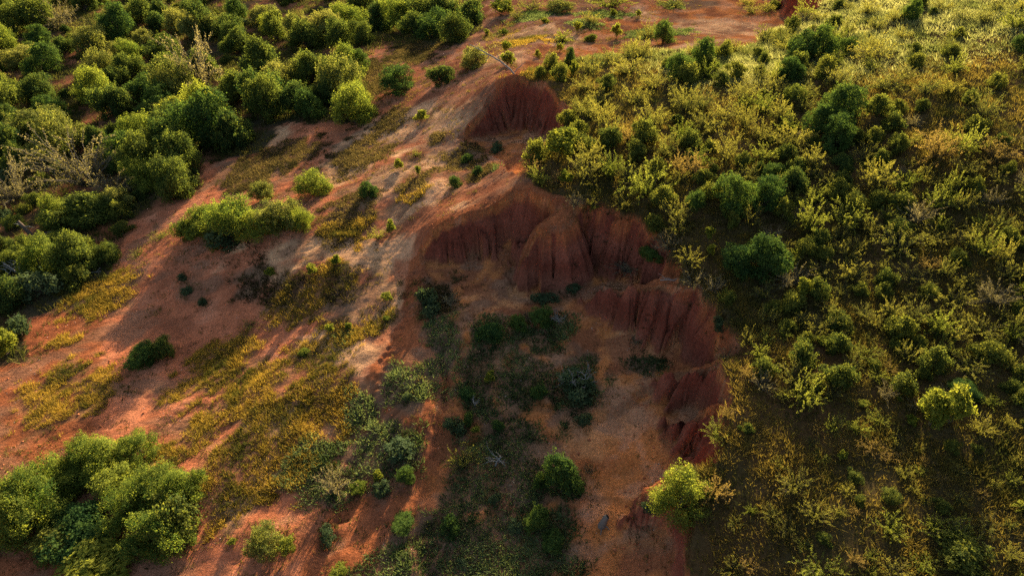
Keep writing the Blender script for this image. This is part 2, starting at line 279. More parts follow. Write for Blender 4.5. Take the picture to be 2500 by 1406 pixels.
RIMTOP = [(1330, 465), (1420, 500), (1500, 520), (1640, 705), (1560, 725), (1680, 900), (1640, 1170), (1600, 1215), (1680, 1404), (1830, 1404), (1830, 700), (1620, 440)]
rt = np.zeros(GX.shape, bool); rt[near] = poly_mask(RIMTOP, GX[near], GY[near]); HILLZ = hill(GX[near], GY[near]); rtop = np.zeros(GX.shape); rtop[near] = TZ[near] > HILLZ - 0.45
hillm = np.maximum(hillm * (1 - CLIFF) * (1 - FLOORM), rt * rtop)

# ------------------------------------------------------------------ materials
def new_mat(name):
    m = bpy.data.materials.new(name); m.use_nodes = True; m.node_tree.nodes.clear(); return m, m.node_tree
def nd(t, typ, **kw):
    n = t.nodes.new(typ)
    for k, v in kw.items(): setattr(n, k, v)
    return n
def mat_soil(name, bump=1.0, rough=0.95):
    m, t = new_mat(name); L = t.links.new
    at = nd(t, "ShaderNodeAttribute", attribute_name="soil"); tc = nd(t, "ShaderNodeTexCoord")
    n1 = nd(t, "ShaderNodeTexNoise"); n1.inputs['Scale'].default_value = 5.5; n1.inputs['Detail'].default_value = 9; n1.inputs['Roughness'].default_value = 0.72
    n2 = nd(t, "ShaderNodeTexNoise"); n2.inputs['Scale'].default_value = 0.55; n2.inputs['Detail'].default_value = 6; n2.inputs['Roughness'].default_value = 0.6
    L(tc.outputs['Object'], n1.inputs['Vector']); L(tc.outputs['Object'], n2.inputs['Vector'])
    r1 = nd(t, "ShaderNodeMapRange"); r1.inputs[1].default_value = 0.3; r1.inputs[2].default_value = 0.7; r1.inputs[3].default_value = 0.62; r1.inputs[4].default_value = 1.34
    r2 = nd(t, "ShaderNodeMapRange"); r2.inputs[1].default_value = 0.3; r2.inputs[2].default_value = 0.7; r2.inputs[3].default_value = 0.8; r2.inputs[4].default_value = 1.2
    L(n1.outputs[0], r1.inputs[0]); L(n2.outputs[0], r2.inputs[0])
    mu = nd(t, "ShaderNodeMath", operation='MULTIPLY'); L(r1.outputs[0], mu.inputs[0]); L(r2.outputs[0], mu.inputs[1])
    vm = nd(t, "ShaderNodeVectorMath", operation='SCALE'); L(at.outputs['Color'], vm.inputs[0]); L(mu.outputs[0], vm.inputs['Scale'])
    b = nd(t, "ShaderNodeBump"); b.inputs['Strength'].default_value = bump; b.inputs['Distance'].default_value = 0.2; L(n1.outputs[0], b.inputs['Height'])
    d = nd(t, "ShaderNodeBsdfDiffuse"); d.inputs['Roughness'].default_value = rough
    L(vm.outputs[0], d.inputs['Color']); L(b.outputs[0], d.inputs['Normal'])
    o = nd(t, "ShaderNodeOutputMaterial"); L(d.outputs[0], o.inputs[0]); return m
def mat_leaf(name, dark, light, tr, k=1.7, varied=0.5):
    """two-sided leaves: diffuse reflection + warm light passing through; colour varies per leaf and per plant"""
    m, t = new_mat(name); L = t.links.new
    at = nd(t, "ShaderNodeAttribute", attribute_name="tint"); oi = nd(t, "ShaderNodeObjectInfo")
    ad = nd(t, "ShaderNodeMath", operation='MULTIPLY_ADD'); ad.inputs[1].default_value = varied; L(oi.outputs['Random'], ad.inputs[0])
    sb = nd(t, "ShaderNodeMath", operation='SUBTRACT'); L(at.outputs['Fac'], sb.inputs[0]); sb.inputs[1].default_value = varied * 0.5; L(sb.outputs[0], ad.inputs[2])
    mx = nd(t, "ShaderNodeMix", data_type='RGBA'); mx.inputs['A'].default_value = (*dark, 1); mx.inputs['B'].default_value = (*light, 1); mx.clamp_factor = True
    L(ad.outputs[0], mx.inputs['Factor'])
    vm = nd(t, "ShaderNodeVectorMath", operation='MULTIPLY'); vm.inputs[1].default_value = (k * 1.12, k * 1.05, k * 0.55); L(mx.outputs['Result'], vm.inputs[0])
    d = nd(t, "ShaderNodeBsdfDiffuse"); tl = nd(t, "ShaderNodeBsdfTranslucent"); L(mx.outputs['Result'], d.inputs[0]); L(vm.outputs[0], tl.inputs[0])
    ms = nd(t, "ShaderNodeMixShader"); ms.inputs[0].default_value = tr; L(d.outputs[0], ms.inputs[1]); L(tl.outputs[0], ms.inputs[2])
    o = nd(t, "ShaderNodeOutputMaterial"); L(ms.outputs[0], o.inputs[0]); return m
def mat_blades(name, tr):
    m, t = new_mat(name); L = t.links.new
    at = nd(t, "ShaderNodeAttribute", attribute_name="blade")
    vm = nd(t, "ShaderNodeVectorMath", operation='MULTIPLY'); vm.inputs[1].default_value = (1.5, 1.4, 0.8); L(at.outputs['Color'], vm.inputs[0])
    d = nd(t, "ShaderNodeBsdfDiffuse"); tl = nd(t, "ShaderNodeBsdfTranslucent"); L(at.outputs['Color'], d.inputs[0]); L(vm.outputs[0], tl.inputs[0])
    ms = nd(t, "ShaderNodeMixShader"); ms.inputs[0].default_value = tr; L(d.outputs[0], ms.inputs[1]); L(tl.outputs[0], ms.inputs[2])
    o = nd(t, "ShaderNodeOutputMaterial"); L(ms.outputs[0], o.inputs[0]); return m
def mat_wood(name, a, b):
    m, t = new_mat(name); L = t.links.new
    tc = nd(t, "ShaderNodeTexCoord"); n1 = nd(t, "ShaderNodeTexNoise"); n1.inputs['Scale'].default_value = 9; n1.inputs['Detail'].default_value = 6
    L(tc.outputs['Object'], n1.inputs['Vector'])
    mx = nd(t, "ShaderNodeMix", data_type='RGBA'); mx.inputs['A'].default_value = (*a, 1); mx.inputs['B'].default_value = (*b, 1); L(n1.outputs[0], mx.inputs['Factor'])
    d = nd(t, "ShaderNodeBsdfDiffuse"); L(mx.outputs['Result'], d.inputs[0]); o = nd(t, "ShaderNodeOutputMaterial"); L(d.outputs[0], o.inputs[0]); return m
M_SOIL = mat_soil("soil"); M_CLIFF = mat_soil("cliff_soil", 0.8)
M_WOOD = mat_wood("bark", (0.05, 0.038, 0.028), (0.13, 0.10, 0.075)); M_DEAD = mat_wood("dead_wood", (0.10, 0.10, 0.09), (0.24, 0.235, 0.21)); M_TWIG = mat_wood("grey_twig", (0.07, 0.062, 0.05), (0.17, 0.15, 0.125)); M_STONE = mat_wood("stone", (0.18, 0.12, 0.09), (0.6, 0.5, 0.42))
LEAF = {'K': mat_leaf("sunlit_thicket_leaf", (0.030, 0.066, 0.016), (0.195, 0.218, 0.034), 0.50),  # thicket leaf brightened, sunlight on the crown tops put into the colour
        'T': mat_leaf("thicket_leaf", (0.017, 0.043, 0.017), (0.104, 0.124, 0.024), 0.48),
        'P': mat_leaf("pale_thicket_leaf", (0.048, 0.072, 0.016), (0.185, 0.185, 0.050), 0.44),
        'G': mat_leaf("evergreen_leaf", (0.018, 0.046, 0.016), (0.072, 0.110, 0.022), 0.40),
        'O': mat_leaf("olive_leaf", (0.032, 0.050, 0.018), (0.175, 0.165, 0.036), 0.52),
        'Y': mat_leaf("lime_leaf", (0.050, 0.080, 0.012), (0.190, 0.200, 0.032), 0.50),
        'W': mat_leaf("pale_lime_leaf", (0.050, 0.076, 0.013), (0.155, 0.170, 0.034), 0.48),
        'L': mat_leaf("low_leaf", (0.026, 0.048, 0.016), (0.135, 0.142, 0.026), 0.48),
        'B': mat_leaf("dull_leaf", (0.024, 0.044, 0.020), (0.066, 0.090, 0.040), 0.32),
        'R': mat_leaf("straw_leaf", (0.095, 0.078, 0.026), (0.230, 0.165, 0.058), 0.45),
        'S': mat_leaf("grey_leaf", (0.070, 0.065, 0.030), (0.200, 0.175, 0.095), 0.35)}
M_GRASS = mat_blades("grass_blade", 0.42)

# ------------------------------------------------------------------ ground mesh
def mix(a, b, f): return a * (1 - f[..., None]) + np.asarray(b, float) * f[..., None]
n4 = fbm(GX / 5, GY / 5, 5, 131); n1_ = fbm(GX / 1.1, GY / 1.1, 4, 132)
col = np.zeros(GX.shape + (3,)); col[:] = (0.31, 0.11, 0.048)
lefty = sstep(-2, -16, GX)
col = mix(col, (0.47, 0.160, 0.072), lefty)
col = mix(col, (0.49, 0.178, 0.052), np.clip(FLOORM * (0.85 + n4 * 0.5), 0, 1))
OPEN = [(680, 1460), (800, 1250), (890, 1000), (960, 800), (1010, 642), (1060, 545), (1110, 528), (1215, 486), (1258, 452), (1272, 400), (1112, 346), (1150, 298), (1212, 213), (1238, 184), (1252, 162), (1200, 40), (900, -30), (300, -30), (200, 1460)]
om = np.zeros(GX.shape); om[near] = poly_mask(OPEN, GX[near], GY[near]); om = np.maximum(om, GY > 66); bank = (1 - om) * (1 - hillm) * (1 - FLOORM); col = mix(col, (0.30, 0.098, 0.038), bank)
openm = om * (1 - hillm) * (1 - FLOORM) * (1 - lefty); col = mix(col, (0.42, 0.195, 0.10), np.clip(openm * (0.6 + n4 * 1.1), 0, 1))
sand = np.where(bank > .5, -3, sand)
sandc = mix(np.zeros(GX.shape + (3,)) + (0.60, 0.34, 0.165), (0.52, 0.225, 0.085), FLOORM * (GY < 66))  # sand off the ravine floor is paler, sun highlight put into its colour
col = mix(col, 0, sstep(-0.05, 0.5, sand + 0.75 * n4 + 0.4 * n1_)) + sandc * sstep(-0.05, 0.5, sand + 0.75 * n4 + 0.4 * n1_)[..., None]
#, 0.5, sand + 0.35 * n4 + 0.2 * n1_))
col = mix(col, (0.27, 0.085, 0.040), sstep(0.1, 0.55, n4 - 0.3 * sstep(-0.3, .3, sand)) * 0.6 * (1 - hillm))
n6 = fbm(GX / 2.3, GY / 2.3, 5, 133)
col = mix(col, (0.20, 0.072, 0.036), sstep(0.0, 0.35, n6 + 0.35 * n1_) * (0.75 - 0.3 * lefty) * (1 - hillm))
col = mix(col, (0.47, 0.24, 0.135), sstep(0.1, 0.45, -n6 + 0.3 * n1_) * (0.5 - 0.25 * lefty) * (1 - bank) * (1 - hillm) * (1 - forest))
n7 = fbm(GX / 3.5 + 40, GY / 2.2, 5, 135)
col = mix(col, (0.21, 0.115, 0.065), sstep(0.05, 0.4, n7 + 0.4 * n1_) * 0.6 * (1 - hillm) * (1 - CLIFF))
col = mix(col, (0.15, 0.095, 0.055), sstep(-0.1, 0.35, np.maximum(heath, -1) + 0.5 * n1_) * 0.75)
col = mix(col, (0.20, 0.11, 0.05), sstep(-0.1, 0.4, np.maximum(gold, -1) + 0.5 * n1_) * 0.6)
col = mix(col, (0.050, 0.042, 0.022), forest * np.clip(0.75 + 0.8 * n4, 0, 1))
col = mix(col, (0.070, 0.050, 0.020), hillm * np.clip(0.95 + 0.3 * n4, 0, 1))
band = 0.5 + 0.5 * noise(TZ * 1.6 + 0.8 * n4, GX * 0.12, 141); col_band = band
def blur(a, n, it=2):
    for _ in range(it):
        for ax in (0, 1):
            p = np.cumsum(np.pad(a, [(n + 1, n) if k == ax else (0, 0) for k in (0, 1)], mode='edge'), ax)
            a = (np.take(p, range(2 * n + 1, p.shape[ax]), ax) - np.take(p, range(0, p.shape[ax] - 2 * n - 1), ax)) / (2 * n + 1)
    return a
lip = np.clip(sstep(0.06, 0.25, blur(CLIFF, 12)) * (1 - hillm) * (1 - FLOORM) * (TZ > G2s(GX, GY) + 1.2), 0, 1)
col = mix(col, (0.29, 0.095, 0.036), lip * (0.8 + 0.4 * np.clip(n1_, -1, .5)))
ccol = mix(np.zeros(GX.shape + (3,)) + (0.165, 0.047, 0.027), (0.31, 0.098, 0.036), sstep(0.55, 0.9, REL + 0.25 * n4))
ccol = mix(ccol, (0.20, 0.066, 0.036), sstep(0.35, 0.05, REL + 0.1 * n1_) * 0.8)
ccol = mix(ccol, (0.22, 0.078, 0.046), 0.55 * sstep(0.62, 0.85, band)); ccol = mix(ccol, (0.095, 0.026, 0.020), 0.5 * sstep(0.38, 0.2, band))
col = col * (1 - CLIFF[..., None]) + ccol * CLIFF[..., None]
col *= (1 + 0.22 * n1_)[..., None]
ny, nx = GX.shape
V = np.stack([GX, GY, TZ], -1)
dzx = np.gradient(TZ, gx, axis=1); dzy = np.gradient(TZ, gy, axis=0)
NRM = np.stack([-dzx, -dzy, np.ones_like(TZ)], -1); NRM /= np.linalg.norm(NRM, axis=-1, keepdims=True)
idx = np.arange(ny * nx).reshape(ny, nx)
quad = np.stack([idx[:-1, :-1], idx[:-1, 1:], idx[1:, 1:], idx[1:, :-1]], -1).reshape(-1, 4)
def link_mesh(name, verts, faces, mat, attrs=(), normals=None, parent=None, loose=False):
    me = bpy.data.meshes.new(name); faces = np.asarray(faces); k = faces.shape[1]
    me.vertices.add(len(verts)); me.vertices.foreach_set("co", np.asarray(verts, np.float32).ravel())
    me.loops.add(faces.size); me.loops.foreach_set("vertex_index", faces.astype(np.int32).ravel())
    me.polygons.add(len(faces)); me.polygons.foreach_set("loop_start", np.arange(0, faces.size, k, dtype=np.int32))
    me.update(calc_edges=True)
    for nm, typ, data in attrs:
        a = me.attributes.new(nm, typ, 'POINT')
        a.data.foreach_set('color' if typ == 'FLOAT_COLOR' else 'value', np.asarray(data, np.float32).ravel())
    me.materials.append(mat)
    if normals is not None:
        me.polygons.foreach_set("use_smooth", np.ones(len(faces), bool)); me.normals_split_custom_set_from_vertices([tuple(n) for n in normals])
    if loose: return me
    o = bpy.data.objects.new(name, me); C.objects.link(o)
    if parent: o.parent = parent
    return o
def tag(o, label=None, cat=None, group=None, kind=None):
    for k, v in (('label', label), ('category', cat), ('group', group), ('kind', kind)):
        if v: o[k] = v
    return o
def sub_sheet(name, fm, mat):
    f = quad[fm]; u, inv = np.unique(f.ravel(), return_inverse=True)
    rgba = np.c_[np.clip(col.reshape(-1, 3)[u], 0, 1), np.ones(len(u))]
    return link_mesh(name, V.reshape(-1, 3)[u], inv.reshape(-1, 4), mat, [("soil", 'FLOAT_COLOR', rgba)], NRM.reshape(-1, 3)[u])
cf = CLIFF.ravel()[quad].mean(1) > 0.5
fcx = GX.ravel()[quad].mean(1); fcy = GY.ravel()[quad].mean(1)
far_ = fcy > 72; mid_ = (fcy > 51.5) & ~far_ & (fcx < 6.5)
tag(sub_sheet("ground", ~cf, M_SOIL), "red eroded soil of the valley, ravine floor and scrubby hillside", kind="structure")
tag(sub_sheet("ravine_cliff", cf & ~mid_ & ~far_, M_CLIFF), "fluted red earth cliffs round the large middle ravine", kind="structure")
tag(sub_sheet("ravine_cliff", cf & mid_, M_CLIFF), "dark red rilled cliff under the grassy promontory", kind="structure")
if (cf & far_).any(): tag(sub_sheet("ravine_cliff", cf & far_, M_CLIFF), "red earth bank of the far ravine at the top edge", kind="structure")

# ------------------------------------------------------------------ plant meshes (a few variants of each kind, shared by the copies)
def unit(v): return v / (np.linalg.norm(v, axis=-1, keepdims=True) + 1e-9)
def leaf_mesh(name, P, N, size, tint, mat, aspect=0.62):
    n = len(P); N = unit(N); t = unit(np.cross(N, R.normal(size=(n, 3)))); b = np.cross(N, t)
    L = (size * R.uniform(0.7, 1.3, n))[:, None] * 0.5; W = L * aspect
    fold = N * L * 0.25
    v = np.stack([P + t * L, P + b * W - fold, P - t * L, P - b * W - fold], 1).reshape(-1, 3)
    f = np.arange(4 * n).reshape(n, 4)
    return link_mesh(name, v, f, mat, [("tint", 'FLOAT', np.repeat(np.clip(tint, 0, 1), 4))], loose=True)
def rand_dirs(n, up=0.0):
    d = unit(R.normal(size=(n, 3))); d[:, 2] += up; return unit(d)
def crown_points(lobes, nclump, nleaf, spread, low=-0.75):
    """leaf clumps on the outside of a set of overlapping lobes (x, y, z, r)"""
    lb = np.array(lobes); wts = lb[:, 3] ** 2; PP, NN, TT = [], [], []; k = 0; tries = 0
    while k < nclump and tries < nclump * 6:
        tries += 1
        i = R.choice(len(lb), p=wts / wts.sum()); d = rand_dirs(1, 0.25)[0]
        if d[2] < low: continue
        c = lb[i, :3] + d * lb[i, 3] * R.uniform(0.82, 1.22)
        if c[2] < -0.02: continue
        q = np.linalg.norm(lb[:, :3] - c, axis=1) < lb[:, 3] * 0.80; q[i] = False
        if q.any(): continue
        m = int(nleaf * R.uniform(0.6, 1.4)); sp = spread * R.uniform(0.7, 1.35)
        off = R.normal(size=(m, 3)) * sp; off -= d * (np.abs(off @ d) * 0.5)[:, None]
        PP.append(c + off); NN.append(unit(d * 0.8 + (0, 0, 0.45) + R.normal(size=(m, 3)) * 0.42)); TT.append(R.uniform(0.25, 0.75) + R.normal(size=m) * 0.16)
        k += 1
    for _ in range(int(nclump * 0.28)):      # leafy shoots that break the outline
        i = R.choice(len(lb), p=wts / wts.sum()); d = rand_dirs(1, 0.7)[0]; c = lb[i, :3] + d * lb[i, 3]
        if (np.linalg.norm(lb[:, :3] - c, axis=1) < lb[:, 3] * 0.9).any() or c[2] < 0.1: continue
        m = int(nleaf * 0.55); L = R.uniform(0.12, 0.36); e = unit(d + (0, 0, 0.5) + R.normal(size=3) * 0.35); u = R.uniform(0, 1, m)
        PP.append(c + e * (u * L)[:, None] + R.normal(size=(m, 3)) * (0.035 + 0.03 * (1 - u))[:, None]); NN.append(unit(e + R.normal(size=(m, 3)) * 0.9)); TT.append(R.uniform(0.45, 0.8) + R.normal(size=m) * 0.14)
    for l in lb:   # inner layer closes the view into the crown; its shade painted as darker leaves
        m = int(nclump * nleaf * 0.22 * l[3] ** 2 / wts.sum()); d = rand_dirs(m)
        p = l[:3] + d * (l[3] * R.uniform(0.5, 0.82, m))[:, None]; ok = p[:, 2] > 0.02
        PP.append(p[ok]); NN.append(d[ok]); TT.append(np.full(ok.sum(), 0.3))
    return np.concatenate(PP), np.concatenate(NN), np.concatenate(TT)
def dome_lobes(n, h, rr=(0.20, 0.42), out=(0.40, 0.80), zz=(0.08, 0.74)):
    L = [(R.normal() * .08, R.normal() * .08, h * 0.48, 0.48)]
    for i in range(n):
        a = 2 * math.pi * (i * 0.618) + R.uniform(-.4, .4); o = R.uniform(*out); z = R.uniform(*zz) * h; r = R.uniform(*rr)
        L.append((math.cos(a) * o, math.sin(a) * o, z, r))
    for i in range(3): a = R.uniform(0, 6.28); o = R.uniform(0.1, .4); L.append((math.cos(a) * o, math.sin(a) * o, h * R.uniform(0.72, 0.85), R.uniform(0.24, 0.34)))
    return L
def tubes(paths, mat, name, sides=4):
    """tapered limbs: each path is (points, r0, r1)"""
    VV, FF, o = [], [], 0
    for pts, r0, r1 in paths:
        p = np.array(pts, float); n = len(p); d = unit(np.gradient(p, axis=0)); a = unit(np.cross(d, (0.3, 0.9, 0.2))); b = np.cross(d, a)
        r = np.linspace(r0, r1, n)[:, None, None]; th = np.linspace(0, 2 * math.pi, sides, endpoint=False)
        ring = p[:, None] + r * (a[:, None] * np.cos(th)[None, :, None] + b[:, None] * np.sin(th)[None, :, None])
        VV.append(ring.reshape(-1, 3)); i = o + np.arange(n * sides).reshape(n, sides); j = np.roll(i, -1, 1)
        FF.append(np.stack([i[:-1], j[:-1], j[1:], i[1:]], -1).reshape(-1, 4)); FF.append(np.array([[i[-1, 0], i[-1, 1], i[-1, 2 % sides], i[-1, 3 % sides]]])); o += n * sides
    return link_mesh(name, np.concatenate(VV), np.concatenate(FF), mat, loose=True)
def curve(p0, d, L, n=5, bend=(0, 0, -0.2), wob=0.12):
    p = [np.array(p0, float)]; d = unit(np.array(d, float)); st = L / (n - 1)
    for i in range(n - 1):
        d = unit(d + np.array(bend) * st / L * 1.5 + R.normal(size=3) * wob); p.append(p[-1] + d * st)
    return p
def limbs(lobes, h, r):
    paths = [(curve((0, 0, -0.25), (R.normal() * .1, R.normal() * .1, 1), h * 0.55 + 0.25, 5, (0, 0, 0)), r, r * 0.6)]
    for l in lobes[1:]:
        e = np.array(l[:3]); s = np.array((0, 0, h * R.uniform(0.03, 0.2))); m = (s + e) / 2 + R.normal(size=3) * .06
        paths.append(([s, m, e], r * 0.5, r * 0.15))
    return tubes(paths, M_WOOD, "trunk")
def tree_variant(kind):
    """(trunk mesh, crown mesh, height in crown radii)"""
    mt = LEAF[kind]
    if kind in 'TPK':
        h = R.uniform(1.2, 1.6); lb = dome_lobes(R.integers(9, 14), h); P, N, T = crown_points(lb, 190, 78 if kind == 'K' else 52, 0.10); sz = R.uniform(0.062, 0.078) * (0.72 if kind == 'K' else 1)
    elif kind == 'G':
        h = R.uniform(1.45, 1.8); lb = dome_lobes(R.integers(7, 10), h, (0.32, 0.46), (0.34, 0.56)); P, N, T = crown_points(lb, 190, 46, 0.078); sz = 0.068
    elif kind == 'L':
        h = R.uniform(1.0, 1.4); lb = dome_lobes(R.integers(6, 10), h, (0.18, 0.38), (0.35, 0.85), (0.1, 0.75)); P, N, T = crown_points(lb, 95, 36, 0.12); sz = 0.105
    elif kind == 'Y':
        h = R.uniform(1.6, 2.2); lb = dome_lobes(6, h, (0.2, 0.34), (0.3, 0.7), (0.3, 0.85)); P, N, T = crown_points(lb, 90, 36, 0.10); sz = 0.115
    elif kind == 'B':
        h = R.uniform(0.9, 1.2); lb = dome_lobes(7, h, (0.24, 0.4), (0.4, 0.7), (0.15, 0.6)); P, N, T = crown_points(lb, 85, 20, 0.10); sz = 0.12
    s = max(np.abs(P[:, :2]).max(0)) * 0.93
    P = P / s; zt = np.percentile(P[:, 2], 99.5)
    lb2 = [(a / s, b / s, c / s, r / s) for a, b, c, r in lb]
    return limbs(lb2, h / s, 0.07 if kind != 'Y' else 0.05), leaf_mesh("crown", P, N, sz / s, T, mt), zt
def bush_variant(kind):
    """many fine arching stems from one root, small leaves along them"""
    h = R.uniform(1.25, 1.9); ns = 38; paths, PP, TT = [], [], []
    for i in range(ns):
        a = R.uniform(0, 2 * math.pi); q = math.sqrt(R.uniform(0.02, 1)) ; d = (math.cos(a) * q * 1.0, math.sin(a) * q * 1.0, R.uniform(0.7, 1.3) * h / 1.5)
        L = R.uniform(0.75, 1.3) * math.hypot(q, h) * 0.86
        p = curve((math.cos(a) * .08, math.sin(a) * .08, -0.05), d, L, 7, (math.cos(a) * .2, math.sin(a) * .2, -0.5 * q), 0.10)
        paths.append((p, 0.018, 0.004)); pa = np.array(p)
        for k in range(1, 7):      # side twigs
            e = curve(pa[k], unit(pa[k] - pa[k - 1]) + R.normal(size=3) * 0.55, L * R.uniform(0.16, 0.34), 3, (0, 0, 0), 0.1); paths.append((e, 0.007, 0.003))
            m = {'O': 28, 'R': 28, 'S': 18, 'W': 24}[kind]; u = R.uniform(0, 2, m); ea = np.array(e); b_ = np.minimum(u.astype(int), 1); f = (u - b_)[:, None]
            PP.append(ea[b_] * (1 - f) + ea[b_ + 1] * f + R.normal(size=(m, 3)) * 0.03); TT.append(R.uniform(0.3, 0.7) + R.normal(size=m) * 0.15 + 0.15 * (k - 3.5) / 2)
    P = np.concatenate(PP); s = np.percentile(np.abs(P[:, :2]), 98.5); P = P / s
    paths = [([np.array(q) / s for q in p], r0 / s, r1 / s) for p, r0, r1 in paths]
    wood = tubes(paths, M_WOOD if kind != 'S' else M_TWIG, "stems" if kind != 'S' else "branches", 3 if False else 4)
    return wood, leaf_mesh("crown", P, unit(R.normal(size=P.shape) + (0, 0, 0.3)), 0.066 / s * {'R': 0.95, 'W': 1.4}.get(kind, 1), np.concatenate(TT), LEAF[kind], 0.5), np.percentile(P[:, 2], 99)
def bare_variant():
    paths = []; tips = []
    t = curve((0, 0, -0.1), (R.normal() * .15, R.normal() * .15, 1), 1.1, 5, (0, 0, 0), 0.12); trunk = [(t, 0.06, 0.035)]
    for i in range(8):
        k = R.integers(2, 5); a = R.uniform(0, 6.28); b = curve(t[k], (math.cos(a), math.sin(a), R.uniform(0.2, 1.1)), R.uniform(0.6, 1.1), 6, (0, 0, 0.1), 0.22); paths.append((b, 0.03, 0.009))
        for j in range(4):
            q = b[R.integers(2, 6)]; paths.append((curve(q, (math.cos(a), math.sin(a), .5) + R.normal(size=3) * .8, R.uniform(0.2, 0.5), 4, (0, 0, 0), .2), 0.012, 0.004))
    return tubes(trunk, M_DEAD, "trunk"), tubes(paths, M_DEAD, "branches"), 1.75
NVAR = {'T': 6, 'K': 5, 'P': 4, 'G': 5, 'Y': 5, 'B': 4, 'O': 6, 'W': 4, 'L': 5, 'R': 3, 'S': 3, 'D': 3}
VAR = {k: [tree_variant(k) if k in 'TPGYBLK' else bush_variant(k) if k in 'ORSW' else bare_variant() for _ in range(n)] for k, n in NVAR.items()}
KIND = {'K': ("bright_thicket_tree", "tree"), 'T': ("thicket_tree", "tree"), 'P': ("pale_thicket_tree", "tree"), 'G': ("evergreen_tree", "tree"), 'Y': ("lime_sapling", "sapling"), 'B': ("dark_shrub", "shrub"),
        'O': ("olive_shrub", "shrub"), 'W': ("lime_shrub", "shrub"), 'L': ("low_bush", "bush"), 'R': ("straw_shrub", "shrub"), 'S': ("grey_thicket", "shrub"), 'D': ("bare_tree", "dead tree")}
PROTO = {}
def plant(kind, loc, r, H, label, group, var=None, lean=0.0):
    """an Empty at the root with its wood and its crown as parts; copies share the meshes"""
    i = rnd.randrange(NVAR[kind]) if var is None else var % NVAR[kind]
    wood, crown, zt = VAR[kind][i]
    if (kind, i) not in PROTO:
        root = bpy.data.objects.new(KIND[kind][0], None); C.objects.link(root); root.empty_display_size = 0.3
        for me in (wood, crown):
            c = bpy.data.objects.new(me.name.split('.')[0], me); C.objects.link(c); c.parent = root
        PROTO[(kind, i)] = root
    else:
        src = PROTO[(kind, i)]; root = src.copy(); C.objects.link(root)
        for ch in src.children:
            c = ch.copy(); C.objects.link(c); c.parent = root
    root.location = loc; root.rotation_euler = (rnd.gauss(0, lean), rnd.gauss(0, lean), rnd.uniform(0, 6.28)); ax = rnd.uniform(0.82, 1.2); root.scale = (r * ax, r / ax, H / zt)
    for k in ('label', 'group', 'category'):
        if k in root: del root[k]
    tag(root, label, KIND[kind][1], group); return root

